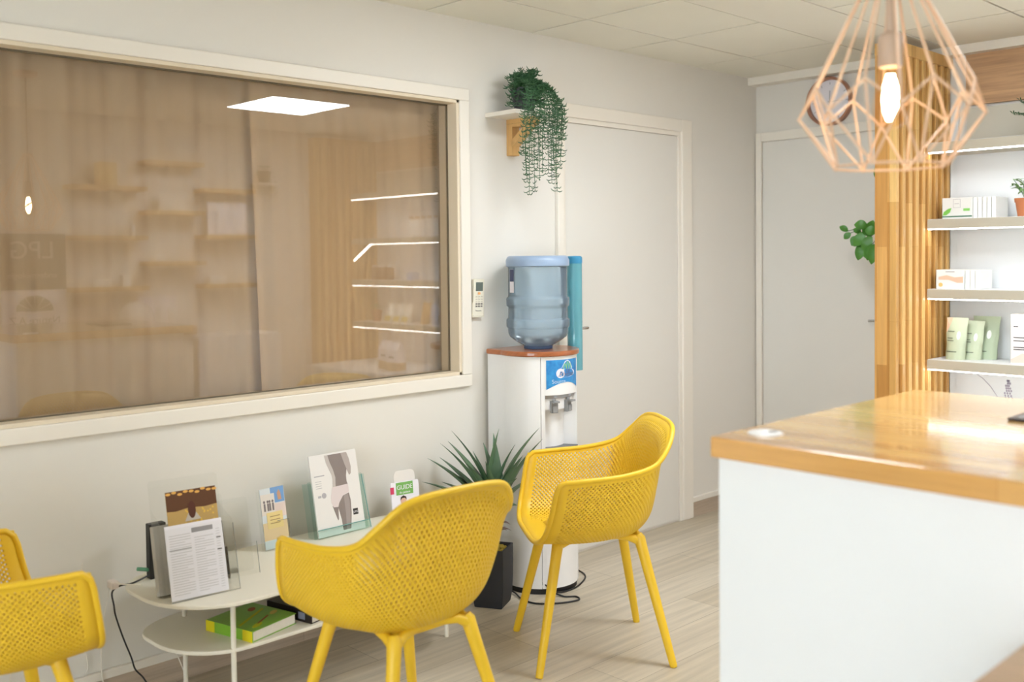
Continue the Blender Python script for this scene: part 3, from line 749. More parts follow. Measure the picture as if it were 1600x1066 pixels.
# ================================================================== PENDANT LAMP
pl = thing('pendant_lamp', 'copper wire diamond cage pendant lamp with a glowing filament bulb', 'lamp', (1.881, 0.888, ZC))
pc = Vector((1.881, 0.888, 0))
MB().lathe([(0.06, 2.424), (0.06, 2.405), (0.05, 2.398), (0.008, 2.395)], pc, 32).build('canopy', M_copper, pl, smooth=True)
MB().tube([pc + Vector((0, 0, 2.40)), pc + Vector((0, 0, 1.97))], 0.004, 8).build('cord', M_socket, pl, smooth=True)
MB().lathe([(0.004, 1.990), (0.009, 1.984), (0.009, 1.845), (0.021, 1.838), (0.0235, 1.832), (0.0235, 1.779), (0.021, 1.776)], pc, 32).build('socket', M_socket, pl, smooth=True)
cage = MB(); vr = Vector((0.427, -0.904, 0)); vf = Vector((0.904, 0.427, 0))
def ring(r, z, ph):
    return [pc + vr * (r * sin(radians(ph + 45 * k))) + vf * (r * cos(radians(ph + 45 * k))) + Vector((0, 0, z)) for k in range(8)]
PK, EQ, BT, TP = ring(0.152, 1.735, -28.5), ring(0.170, 1.683, -6), ring(0.108, 1.586, -28.5), ring(0.022, 1.985, -28.5)
TQ = ring(0.022, 1.985, -6)
def rod(a, b): cage.tube([a, b], 0.0026, 6)
for k in range(8):
    rod(TP[k], PK[k]); rod(TQ[k], EQ[k]); rod(PK[k], EQ[k]); rod(PK[k], EQ[(k - 1) % 8])
    rod(PK[k], BT[k]); rod(EQ[k], BT[k]); rod(EQ[k], BT[(k + 1) % 8]); rod(BT[k], BT[(k + 1) % 8])
for R_ in (PK, EQ, BT):
    for p in R_: cage.ball(p, 0.0036, 5)
cage.lathe([(0.024, 1.978), (0.026, 1.982), (0.026, 1.990), (0.009, 1.994)], pc, 24)
cage.build('wire_cage', M_copper, pl, smooth=True)
bl = MB().lathe([(0.0185, 1.778), (0.0195, 1.770), (0.024, 1.750), (0.030, 1.725), (0.0345, 1.700), (0.0352, 1.688), (0.032, 1.674), (0.024, 1.664), (0.012, 1.659), (0.001, 1.658)], pc, 32).build('bulb', M_bulbglass, pl, smooth=True)
fl = MB()
for k in range(10):
    a = k * pi / 5
    fl.tube([pc + Vector((0.006 * cos(a), 0.006 * sin(a), 1.762)), pc + Vector((0.0125 * cos(a + .2), 0.0125 * sin(a + .2), 1.738)), pc + Vector((0.0145 * cos(a + .4), 0.0145 * sin(a + .4), 1.712)), pc + Vector((0.0120 * cos(a + .6), 0.0120 * sin(a + .6), 1.692)), pc + Vector((0.005 * cos(a + .8), 0.005 * sin(a + .8), 1.674))], 0.0016, 6)
fl.build('filament', M_fil, bl, smooth=True)

# ================================================================== CHAIRS
def make_chair(name, label):
    root = thing(name, label, 'chair', (0, 0, 0), 'mustard perforated armchairs', world=False)
    C = [
     [(-.050,0,.444),(-.046,0,.444),(-.036,0,.443),(-.016,0,.441),(.015,0,.439),(.060,0,.437),(.130,0,.436),(.236,0,.437)],
     [(-.085,0,.446),(-.080,.030,.446),(-.070,.055,.445),(-.050,.078,.442),(-.020,.097,.440),(.035,.110,.438),(.115,.115,.437),(.236,.115,.440)],
     [(-.148,0,.450),(-.141,.065,.449),(-.123,.108,.448),(-.096,.142,.447),(-.054,.167,.449),(.009,.183,.445),(.102,.190,.444),(.228,.187,.450)],
     [(-.196,0,.518),(-.191,.088,.516),(-.171,.146,.510),(-.137,.188,.505),(-.090,.218,.497),(-.010,.237,.490),(.087,.243,.487),(.214,.238,.487)],
     [(-.218,0,.645),(-.214,.096,.640),(-.197,.160,.626),(-.167,.206,.598),(-.117,.238,.574),(-.032,.256,.560),(.072,.264,.556),(.198,.260,.552)],
     [(-.232,0,.780),(-.228,.098,.775),(-.217,.163,.755),(-.193,.212,.704),(-.143,.245,.661),(-.050,.264,.642),(.060,.272,.634),(.185,.268,.620)],
     [(-.272,0,.827),(-.268,.100,.824),(-.254,.168,.808),(-.220,.218,.758),(-.164,.250,.706),(-.060,.268,.681),(.060,.276,.672),(.176,.272,.666)]]
    def cr(P, t):
        n = len(P) - 1; t = max(0, min(n, t)); i = min(int(t), n - 1); k = t - i
        a, b, c, d = P[max(i - 1, 0)], P[i], P[i + 1], P[min(i + 2, n)]
        return 0.5 * ((2 * b) + (c - a) * k + (2 * a - 5 * b + 4 * c - d) * k * k + (3 * b - a - 3 * c + d) * k ** 3)
    CV = [[Vector(p) for p in c] for c in C]
    full = [[Vector((p.x, -p.y, p.z)) for p in reversed(c[1:])] + c for c in CV]     # s from -7..7 -> 0..14
    # uniform-length remaps
    def lut(f, n, hi):
        pts = [f(hi * i / n) for i in range(n + 1)]; cum = [0]
        for i in range(n): cum.append(cum[-1] + (pts[i + 1] - pts[i]).length)
        return [c / cum[-1] for c in cum], cum[-1]
    def inv(l, hi, x):
        n = len(l) - 1
        for i in range(n):
            if l[i + 1] >= x: return hi * (i + (x - l[i]) / max(1e-9, l[i + 1] - l[i])) / n
        return hi
    sl_, SL = lut(lambda s: cr(full[5], s), 280, 14)
    tl_, TL = lut(lambda t: (cr([cr(c, 11) for c in full], t) + cr([cr(c, 8) for c in full], t)) * 0.5, 120, 6)
    def P(a, b):   # a,b in 0..1
        s, t = inv(sl_, 14, a), inv(tl_, 6, b)
        return cr([cr(c, s) for c in full], t)
    hs, ht = 0.0078, 0.0105
    NS = int(round(1.28 / hs / 2)) * 2; b0 = 0.17; b1 = 0.962; a0, a1 = 0.028, 0.972
    NT = int(round((b1 - b0) * 0.50 / ht / 2)) * 2
    cache = {}; vs = []
    def vid(i, j):   # lattice coordinates (may be fractional)
        k = (round(i * 64), round(j * 64))
        if k not in cache:
            cache[k] = len(vs); vs.append(P(a0 + (a1 - a0) * i / NS, b0 + (b1 - b0) * j / NT))
        return cache[k]
    fs = []; hole = 0.44
    for j in range(0, NT + 1):
        for i in range(0, NS + 1):
            if (i + j) % 2: continue
            inside = 0 < i < NS and 0 < j < NT
            if inside:
                out = [(i + 1, j), (i + .5, j + .5), (i, j + 1), (i - .5, j + .5), (i - 1, j), (i - .5, j - .5), (i, j - 1), (i + .5, j - .5)]
                inn = []
                for q in range(8):
                    an = q * pi / 4; inn.append((i + hole * cos(an), j + hole * sin(an)))
                O_ = [vid(*p) for p in out]; I_ = [vid(*p) for p in inn]
                for q in range(8): fs.append((O_[q], O_[(q + 1) % 8], I_[(q + 1) % 8], I_[q]))
            else:
                ring_ = []
                if i == 0 and 0 < j < NT: ring_ = [(0, j - 1), (.5, j - .5), (1, j), (.5, j + .5), (0, j + 1)]
                elif i == NS and 0 < j < NT: ring_ = [(NS, j + 1), (NS - .5, j + .5), (NS - 1, j), (NS - .5, j - .5), (NS, j - 1)]
                elif j == 0 and 0 < i < NS: ring_ = [(i + 1, 0), (i + .5, .5), (i, 1), (i - .5, .5), (i - 1, 0)]
                elif j == NT and 0 < i < NS: ring_ = [(i - 1, NT), (i - .5, NT - .5), (i, NT - 1), (i + .5, NT - .5), (i + 1, NT)]
                elif i == 0: ring_ = [(0, j), (1, j), (.5, .5 if j == 0 else NT - .5), (0, 1 if j == 0 else NT - 1)]
                else: ring_ = [(NS, j), (NS, 1 if j == 0 else NT - 1), (NS - .5, .5 if j == 0 else NT - .5), (NS - 1, j)]
                if len(ring_) == 5: ring_ = ring_
                fs.append(tuple(vid(*p) for p in ring_))
    # lattice border vertex rows (odd spacing) joined to solid margins
    def row(pts):
        r = []
        for a, b in pts: r.append(len(vs)); vs.append(P(a, b))
        return r
    def strip(A, B):
        for q in range(len(A) - 1): fs.append((A[q], A[q + 1], B[q + 1], B[q]))
    A_ = lambda i: a0 + (a1 - a0) * i / NS
    B_ = lambda j: b0 + (b1 - b0) * j / NT
    bi = [i for i in range(0, NS + 1) if i % 2 == 1 or i in (0, NS)]
    bj = [j for j in range(0, NT + 1) if j % 2 == 1 or j in (0, NT)]
    prev = [vid(i, NT) for i in bi]
    strip(prev, row([(A_(i), 1.0) for i in bi]))
    prev = [vid(i, 0) for i in bi]
    for b in (0.12, 0.06, 0.0):
        nx = row([(A_(i), b) for i in bi]); strip(nx, prev); prev = nx
    for edge_i, a in ((0, 0.0), (NS, 1.0)):
        col = [vid(edge_i, j) for j in bj]; strip(col, row([(a, B_(j)) for j in bj]))
        for bb in ([1.0, 0.962], [0.17, 0.12, 0.06, 0.0]):
            strip(row([(a0 if edge_i == 0 else a1, b) for b in bb]), row([(a, b) for b in bb]))
    mb = MB().add(vs, fs)
    sh = mb.build('shell', M_yellow, root, smooth=True, weld=0.0006)
    so = sh.modifiers.new('thickness', 'SOLIDIFY'); so.thickness = 0.009; so.offset = 0
    # rolled rim
    path = [P(1, b / 40) for b in range(0, 38)] + [P(1, 0.962)] + [P(1 - a / 160, 1.0) for a in range(2, 159)] + [P(0, 0.962)] + [P(0, b / 40) for b in range(37, -1, -1)]
    for it in range(1):
        path = [path[0]] + [(path[i - 1] + path[i] * 2 + path[i + 1]) / 4 for i in range(1, len(path) - 1)] + [path[-1]]
    path = [path[i] for i in range(0, len(path), 2)]
    MB().tube(path, 0.0088, 10).build('rim', M_yellow, root, smooth=True)
    # underframe and legs
    fr = MB()
    for sy in (-1, 1):
        fr.tube([(-.150, sy * .125, .418), (-.11, sy * .125, .432), (-.06, sy * .122, .441), (.06, sy * .122, .438), (.11, sy * .124, .432), (.150, sy * .125, .418)], [.018, .0135, .012, .012, .0135, .018], 10)
    for sx in (-1, 1):
        fr.tube([(sx * .150, -.125, .418), (sx * .142, -.09, .436), (sx * .130, 0, .446), (sx * .142, .09, .436), (sx * .150, .125, .418)], [.018, .0135, .012, .0135, .018], 10)
    pad = []
    for cx_, cy_, a_ in ((.085, .062, 0), (-.080, .062, 90), (-.080, -.062, 180), (.085, -.062, 270)):
        for q in range(7):
            an = radians(a_ + 15 * q); pad.append((cx_ + .058 * cos(an), cy_ + .058 * sin(an)))
    fr.zprism(pad, .427, .462)
    fr.build('underframe', M_yellow, root, smooth=True)
    for sx, sy in ((1, 1), (1, -1), (-1, 1), (-1, -1)):
        a = Vector((sx * .146, sy * .123, .428)); b = Vector((sx * .2365, sy * .2205, 0.0))
        pth = [a + Vector((-sx * .006, -sy * .004, .012)), a, a.lerp(b, .10), a.lerp(b, .5), a.lerp(b, .985), b]
        MB().tube(pth, [.015, .0205, .0190, .0165, .0132, .0120], 14).build('leg', M_yellow, root, smooth=True)
    return root
ch = make_chair('mustard_armchair', 'mustard perforated armchair in front of water cooler, its open front facing left')
ch.location = (2.695, 2.389, 0); ch.rotation_euler = (0, 0, 2.542)
dup(ch, (1.684, 2.198, 0), 1.540, 'mustard perforated armchair in the centre, its back to the camera, facing the low table')
dup(ch, (0.76, 2.715, 0), 0.0, 'mustard perforated armchair cut off by the left picture edge')

# ================================================================== LOW TABLE AND WHAT STANDS ON IT
tbl = thing('side_table', 'low cream two-tier metal table with rounded ends under the window', 'table', (1.9, 2.93, 0))
def slab(x0, x1, y0, y1, r1, r2, n=10):
    out = []
    for cx, cy, a0, r in ((x1 - r2, y1 - r2, 0, r2), (x0 + r1 * .9, y1 - r1 * .62, 90, r1 * .62), (x0 + r1 * .9, y0 + r1, 180, r1), (x1 - r2, y0 + r2, 270, r2)):
        for k in range(n + 1):
            a = radians(a0 + 90 * k / n); rx = r * (0.9 if cx < 1.6 and r != r2 else 1)
            if a0 == 90: rx = r1 * .9
            if a0 == 180: rx = r1 * .9
            out.append((cx + rx * cos(a), cy + r * sin(a)))
    return out
TZ = 0.41
MB().zprism(slab(1.268, 2.47, 2.665, 3.165, 0.25, 0.15), TZ - 0.012, TZ).build('top', M_table, tbl, smooth=False, bevel=0.003)
MB().zprism(slab(1.318, 2.44, 2.72, 3.15, 0.22, 0.14), 0.238, 0.25).build('lower_shelf', M_table, tbl, bevel=0.003)
for x, y in ((1.468, 2.735), (2.399, 2.847), (1.49, 3.10), (2.39, 3.10)):
    MB().tube([(x, y, 0), (x, y, TZ - 0.012)], 0.008, 12).build('leg', M_table, tbl, smooth=True)
# two-tier acrylic leaflet holder
HA = radians(-5)
hr = Vector((cos(HA), sin(HA), 0)); hb = Vector((-sin(HA), cos(HA), 0))
H0 = Vector((1.303, 2.790, TZ))
hold = thing('leaflet_holder', 'clear two-tier acrylic leaflet holder on left end of the low table', 'holder', tuple(H0 + hr * 0.105 + hb * 0.06))
up1 = (Vector((0, 0, 1)) * 0.97 + hb * 0.24).normalized()
F1 = Fr(H0 + Vector((0, 0, .002)), hr, up1)             # front pocket plane (normal towards the room)
F2 = Fr(H0 + hb * 0.022 + Vector((0, 0, .002)), hr, up1)
F3 = Fr(H0 + hb * 0.108 + Vector((0, 0, .002)), hr, up1)
MB().plate(F1, [(0, 0), (0.212, 0), (0.212, 0.20), (0.17, 0.215), (0, 0.212)], -0.0015, 0.0015).build('front_sheet', M_acryl, hold)
MB().plate(F3, rrect(0.0, 0.0, 0.220, 0.338, 0.012), -0.0015, 0.0015).build('back_sheet', M_acryl, hold)
MB().plate(F2, [(0.0, 0), (0.212, 0), (0.212, 0.285), (0.205, 0.29), (0.0, 0.15)], -0.045, -0.043).build('middle_sheet', M_acryl, hold)
for a in (0.0, 0.210):
    m = MB(); m.add([F1.p(a, 0), F1.p(a, 0.21), F3.p(a, 0.25), F3.p(a, 0), F1.p(a + 0.002, 0), F1.p(a + 0.002, 0.21), F3.p(a + 0.002, 0.25), F3.p(a + 0.002, 0)], [(0, 1, 2, 3), (7, 6, 5, 4), (0, 4, 5, 1), (1, 5, 6, 2), (2, 6, 7, 3), (3, 7, 4, 0)])
    m.build('side_wall', M_acryl, hold)
MB().tube([F1.p(0, .001), F1.p(.212, .001), F1.p(.212, 0.20)], 0.0012, 6).build('edge', flat('grey_acrylic_edge', 150, 148, 140), hold)
fy = thing('flyer', 'sunny photo flyer with dark trees and a dark-haired figure, in leaflet holder', 'leaflet', tuple(F2.p(0.09, 0, 0.006)))
MB().rect(F2, 0.022, 0.02, 0.178, 0.316, -0.004, -0.0015).build('sheet', flat('golden_field_print', 190, 156, 92), fy)
MB().plate(F2, [(0.022, 0.316), (0.178, 0.316), (0.178, 0.262), (0.14, 0.258), (0.09, 0.262), (0.05, 0.256), (0.022, 0.258)], -0.0015, -0.001).build('trees_print', flat('dark_brown_print', 92, 54, 24), fy)
m = MB()
for k in range(9): m.plate(F2, ell(0.03 + 0.018 * k, 0.309 + 0.004 * sin(k * 2.3), 0.008, 0.004, 10), -0.001, -0.0008)
m.build('sunlight_print', flat('amber_print', 226, 170, 84), fy)
MB().plate(F2, ell(0.098, 0.255, 0.012, 0.026), -0.001, -0.0004).build('hair_print', flat('chestnut_print', 84, 40, 20), fy)
MB().plate(F2, [(0.074, 0.222), (0.086, 0.246), (0.110, 0.246), (0.124, 0.224)], -0.001, -0.0006).build('dress_print', flat('pale_dress_print', 196, 186, 172), fy)
m = MB()
rnd = random.Random(2)
for k in range(26): m.plate(F2, ell(rnd.uniform(0.03, 0.17), rnd.uniform(0.21, 0.255), 0.003, 0.003, 8), -0.001, -0.0007)
m.build('flower_print', flat('yellow_flower_print', 222, 184, 80), fy)
ps = thing('printed_sheet', 'white printed sheet of two text columns in front pocket of holder', 'paper', tuple(F1.p(0.09, 0, -0.003)))
MB().rect(F1, 0.002, 0.004, 0.178, 0.222, -0.006, -0.003).build('sheet', M_paper, ps)
q = MB()
for k in range(24):
    b = 0.018 + k * 0.0075
    q.rect(F1, 0.012, b, 0.078 if k % 5 else 0.060, b + 0.0022, -0.003, -0.0028)
    if k < 22: q.rect(F1, 0.088, b, 0.148 if k % 4 else 0.12, b + 0.0022, -0.003, -0.0028)
    q.rect(F1, 0.156, b, 0.168, b + 0.0018, -0.003, -0.0028)
q.build('text_print', flat('pale_text_print', 206, 202, 206), ps)
q = MB(); q.rect(F1, 0.082, 0.192, 0.148, 0.206, -0.003, -0.0027); q.rect(F1, 0.010, 0.148, 0.078, 0.1505, -0.003, -0.0027)
q.build('heading_print', flat('grey_heading_print', 152, 148, 152), ps)
q = MB(); q.rect(F1, 0.156, 0.164, 0.170, 0.167, -0.003, -0.0026); q.rect(F1, 0.156, 0.128, 0.170, 0.131, -0.003, -0.0026)
q.build('mark_print', M_inkd, ps)
st = thing('leaflet_stack', 'grey stack of leaflets at the back of the acrylic holder', 'paper', tuple(F3.p(0.05, 0, 0.01)))
MB().rect(Fr(H0 + hb * 0.085 + Vector((0, 0, .004)), hr, up1), -0.010, 0.0, 0.118, 0.205, -0.012, 0.016).build('stack', mat('grey_leaflet_paper', rgb(186, 182, 174), 0.7, var=0.1, scale=40), st)
# a small clear leaflet pocket to the right of the holder
sp = thing('acrylic_pocket', 'small empty clear acrylic pocket right of the leaflet holder', 'holder', (1.585, 2.92, TZ))
F = Fr((1.53, 2.93, TZ + .001), (0.99, -0.12, 0), (0.03, 0.24, 0.97))
MB().plate(F, rrect(0, 0, 0.115, 0.235, 0.01), -0.0015, 0.0015).build('back_sheet', M_acryl, sp)
F = Fr((1.525, 2.885, TZ + .001), (0.99, -0.12, 0), (0.03, 0.24, 0.97))
MB().plate(F, rrect(0, 0, 0.115, 0.10, 0.006), -0.0015, 0.0015).build('front_sheet', M_acryl, sp)
MB().tube([F.p(0.115, 0), F.p(0.115, 0.10)], 0.001, 6).build('edge', flat('grey_acrylic_edge', 150, 148, 140), sp)
# black box, cord and plug behind the holder
rb = thing('router_box', 'thin black box behind the leaflet holder on low table', 'box', (1.37, 2.98, TZ))
F = Fr((1.358, 3.055, TZ), (1, 0.0, 0), (0, 0, 1))
MB().rect(F, 0.0, 0, 0.055, 0.175, -0.03, 0).build('case', M_black, rb, bevel=0.003)
MB().tube([F.p(0, 0.03, -0.015), F.p(-0.035, 0.04, -0.015)], 0.006, 8).build('green_connector', flat('green_plug', 90, 150, 116), rb, smooth=True)
cord = catmull([(1.356, 3.06, .425), (1.30, 3.05, .416), (1.262, 3.06, .413), (1.254, 3.10, .385), (1.275, 3.14, .33), (1.29, 3.165, .285), (1.312, 3.165, .21), (1.335, 3.16, .14), (1.345, 3.155, .10), (1.365, 3.14, .07), (1.375, 3.12, .035), (1.36, 3.10, .004), (1.32, 3.08, .0035)], 6)
tag(MB().tube(cord, 0.0028, 6).build('power_cord', M_black, smooth=True), 'thin black cord hanging from the left end of low table', 'cord')
wc = catmull([(1.298, 2.985, .425), (1.262, 3.03, .425), (1.250, 3.085, .418), (1.262, 3.15, .36), (1.255, 3.185, .25), (1.25, 3.185, .10), (1.27, 3.17, .004)], 6)
t = thing('adapter_cable', 'pale cable with a small adapter at left end of low table', 'cable', (1.25, 3.08, 0.0))
MB().tube(wc, 0.002, 6).build('cable', M_trim, t, smooth=True)
MB().box((1.237, 3.06, .405), (1.262, 3.10, .428)).build('adapter', flat('pink_white_plastic', 232, 218, 208), t, bevel=0.004)
for k, pth in enumerate(([(0.80, 3.19, .45), (0.86, 3.192, .3), (0.93, 3.192, .18), (0.90, 3.188, .09), (0.86, 3.16, .004)], [(0.97, 3.192, .42), (0.985, 3.193, .25), (0.975, 3.193, .12), (0.97, 3.18, .02)], [(1.20, 3.193, .47), (1.185, 3.193, .38), (1.19, 3.193, .26), (1.21, 3.193, .14), (1.19, 3.188, .112)])):
    tag(MB().tube(catmull(pth, 6), 0.0018, 6).build('wall_cable', M_trim, smooth=True), ('thin white cable on the wall nearest the left picture edge', 'thin white cable hanging straight, second from left picture edge', 'thin white cable on wall just left of the low table')[k], 'cable', 'thin white cables on the wall')
tag(MB().tube([(1.455, 3.16, .234), (1.475, 3.13, .12), (1.50, 3.08, .003)], 0.0018, 6).build('white_lead', M_trim, smooth=True), 'thin white lead under the left end of low table', 'cable')

# tall narrow leaflet in its holder
LA = radians(3); lr = Vector((cos(LA), sin(LA), 0)); lb = Vector((-sin(LA), cos(LA), 0))
L0 = Vector((1.768, 3.058, TZ + .001)); lup = (Vector((0, 0, 1)) * 0.985 + lb * 0.17).normalized()
lh = thing('narrow_leaflet_holder', 'narrow clear holder with a pale grey blue foot, middle of the table', 'holder', tuple(L0))
FL = Fr(L0, lr, lup)
MB().rect(FL, 0, 0, 0.108, 0.205, -0.022, -0.020).build('back_sheet', M_acryl, lh)
MB().rect(FL, 0, 0.0, 0.108, 0.095, 0.001, 0.003).build('front_sheet', M_acryl, lh)
for a in (0, 0.106): MB().rect(FL, a, 0, a + 0.002, 0.10, -0.020, 0.001).build('side_wall', M_acryl, lh)
MB().tube([FL.p(.107, 0, .002), FL.p(.107, .095, .002), FL.p(.06, .095, .002)], 0.001, 6).build('edge', flat('grey_acrylic_edge', 150, 148, 140), lh)
lf = thing('narrow_leaflet', 'narrow photo collage leaflet with a yellow square, in narrow holder', 'leaflet', tuple(FL.p(0.05, 0, -0.005)))
MB().rect(FL, 0.004, 0.004, 0.102, 0.212, -0.006, -0.002).build('sheet', flat('pale_blue_paper', 222, 228, 232), lf)
def pr(nm, pts, mm, c=-0.0014): MB().plate(FL, pts, -0.002, c).build(nm, mm, lf)
R_ = lambda a0, b0, a1, b1: [(a0, b0), (a1, b0), (a1, b1), (a0, b1)]
pr('sky_print', R_(0.046, 0.158, 0.100, 0.212), flat('sky_blue_print', 122, 164, 214))
pr('figure_print', [(0.074, 0.166), (0.088, 0.166), (0.086, 0.19), (0.08, 0.202), (0.072, 0.19)], flat('tan_figure_print', 206, 160, 130), -0.0010)
pr('people_print', R_(0.004, 0.120, 0.060, 0.192), flat('cream_photo_print', 232, 224, 216), -0.0012)
m = MB()
for a in (0.014, 0.028, 0.036, 0.048): m.rect(FL, a, 0.134, a + 0.007, 0.160, -0.0012, -0.0008); m.plate(FL, ell(a + 0.003, 0.166, 0.004, 0.005, 10), -0.0012, -0.0008)
m.build('crowd_print', flat('grey_crowd_print', 130, 120, 120), lf)
pr('family_print', R_(0.058, 0.108, 0.102, 0.156), flat('pink_photo_print', 230, 212, 204), -0.0011)
pr('meadow_print', R_(0.004, 0.034, 0.102, 0.094), flat('straw_photo_print', 232, 208, 164), -0.0013)
pr('square_print', R_(0.022, 0.072, 0.086, 0.128), flat('soft_yellow_print', 238, 216, 150), -0.0006)
m = MB()
for b in (0.112, 0.100, 0.088): m.rect(FL, 0.034, b, 0.074, b + 0.003, -0.0006, -0.0003)
m.build('text_print', flat('ochre_text_print', 180, 150, 100), lf)
pr('footer_print', R_(0.004, 0.004, 0.102, 0.032), flat('ice_blue_print', 206, 222, 226), -0.0010)

# magazine on its tinted stand
GA = radians(1); gr = Vector((cos(GA), sin(GA), 0)); gb = Vector((-sin(GA), cos(GA), 0))
G0 = Vector((1.980, 3.048, TZ + .003)); gup = (Vector((0, 0, 1)) * 0.955 + gb * 0.20).normalized()
FG = Fr(G0, gr, gup)
ms = thing('magazine_stand', 'teal tinted acrylic stand holding the grey and white magazine', 'stand', tuple(G0 + gr * 0.1))
MB().rect(FG, -0.012, 0, 0.226, 0.205, -0.014, -0.011).build('back_sheet', M_acrylt, ms)
MB().rect(FG, -0.004, 0, 0.222, 0.030, 0.004, 0.007).build('front_lip', M_acrylt, ms)
for a in (-0.012, 0.222): MB().rect(FG, a, 0.004, a + 0.003, 0.2, -0.05, 0.005).build('side_wall', M_acrylt, ms)
m = MB(); m.tube([FG.p(0.226, 0.0, 0.006), FG.p(0.226, 0.2, -0.012)], 0.0016, 6); m.tube([FG.p(-0.004, 0.03, 0.0055), FG.p(0.224, 0.03, 0.0055)], 0.0016, 6); m.build('edge', flat('teal_acrylic_edge', 120, 170, 164), ms)
mg = thing('magazine', 'white magazine with grey photo of a bare back and white briefs', 'magazine', tuple(G0 + gr * 0.1))
MB().rect(FG, 0.0, 0.002, 0.206, 0.296, -0.009, -0.001).build('cover', flat('white_gloss_cover', 234, 230, 226, rough=0.3), mg)
M_skin = mat('grey_photo_print', rgb(140, 128, 124), 0.4, var=0.2, scale=9); M_skin2 = flat('light_grey_photo_print', 178, 166, 160)
def pg(nm, pts, mm, c): MB().plate(FG, pts, -0.001, c).build(nm, mm, mg)
pg('torso_print', [(0.066, 0.290), (0.160, 0.290), (0.160, 0.262), (0.155, 0.225), (0.150, 0.205), (0.149, 0.185), (0.153, 0.170), (0.085, 0.172), (0.087, 0.182), (0.089, 0.200), (0.088, 0.215), (0.078, 0.240), (0.070, 0.262)], M_skin, -0.0006)
pg('shade_print', [(0.066, 0.290), (0.080, 0.290), (0.086, 0.262), (0.096, 0.235), (0.102, 0.205), (0.098, 0.172), (0.085, 0.172), (0.089, 0.200), (0.088, 0.215), (0.078, 0.240), (0.070, 0.262)], flat('pale_grey_photo_print', 196, 186, 180), -0.0004)
pg('thigh_print', [(0.128, 0.135), (0.146, 0.139), (0.150, 0.11), (0.147, 0.07), (0.138, 0.012), (0.122, 0.012), (0.128, 0.07)], flat('mid_grey_photo_print', 160, 148, 144), -0.0004)
pg('arm_print', [(0.138, 0.290), (0.164, 0.290), (0.172, 0.265), (0.176, 0.235), (0.172, 0.210), (0.164, 0.205), (0.158, 0.222), (0.150, 0.245)], M_skin2, -0.0003)
pg('legs_print', [(0.074, 0.105), (0.098, 0.105), (0.098, 0.128), (0.152, 0.142), (0.156, 0.115), (0.153, 0.07), (0.142, 0.012), (0.108, 0.012), (0.106, 0.05), (0.098, 0.095), (0.094, 0.055), (0.090, 0.05)], M_skin, -0.0006)
pg('briefs_print', [(0.083, 0.172), (0.153, 0.174), (0.153, 0.145), (0.124, 0.135), (0.104, 0.112), (0.098, 0.098), (0.078, 0.100), (0.071, 0.118), (0.073, 0.140)], flat('white_cloth_print', 222, 208, 206), -0.0002)
q = MB(); q.rect(FG, 0.012, 0.218, 0.056, 0.2215, -0.001, -0.0007)
for b in (0.200, 0.192, 0.184, 0.176): q.rect(FG, 0.014, b, 0.040, b + 0.0015, -0.001, -0.0008)
q.plate(FG, ell(0.044, 0.148, 0.010, 0.010), -0.001, -0.0008); q.rect(FG, 0.018, 0.142, 0.032, 0.150, -0.001, -0.0008)
q.build('text_print', M_ink, mg)
pg('badge_print', R_(0.160, 0.058, 0.182, 0.080), flat('black_badge_print', 50, 46, 44), -0.0004)
text_mb('LPG', FG, 0.171, 0.068, 0.0115, -0.0004, 0.0004).build('lettering', M_paper, mg)

# GUIDE counter card
gd = thing('counter_card', 'white counter card with green GUIDE heading, behind centre chair', 'card', (2.42, 3.09, TZ))
FC = Fr((2.345, 3.095, TZ), (1, -0.12, 0), (0.01, 0.10, 0.99))
MB().plate(FC, rrect(0.0, 0, 0.125, 0.135, 0.004), -0.004, 0).build('card', M_paper, gd)
MB().plate(FC, rrect(0.018, 0.12, 0.112, 0.178, 0.02), -0.008, -0.005).build('header', flat('white_translucent_card', 232, 226, 220), gd)
MB().rect(FC, 0.022, 0.085, 0.098, 0.133, 0, 0.001).build('green_panel', flat('guide_green_print', 120, 176, 92), gd)
text_mb('GUIDE', FC, 0.060, 0.113, 0.024, 0.001, 0.0006).build('lettering', M_paper, gd)
text_mb('du patient', FC, 0.060, 0.094, 0.012, 0.001, 0.0006).build('lettering', M_paper, gd)
MB().rect(FC, -0.004, 0.092, 0.012, 0.118, 0, 0.001).build('pink_print', flat('raspberry_print', 206, 60, 96), gd)
m = MB(); m.plate(FC, ell(0.052, 0.062, 0.013, 0.016), 0, 0.001); m.build('face_print', flat('face_tan_print', 222, 178, 156), gd)
MB().plate(FC, [(0.038, 0.064), (0.040, 0.076), (0.052, 0.082), (0.064, 0.076), (0.066, 0.064), (0.058, 0.072), (0.046, 0.072)], 0.001, 0.0016).build('hair_print', flat('dark_hair_print', 60, 40, 34), gd)

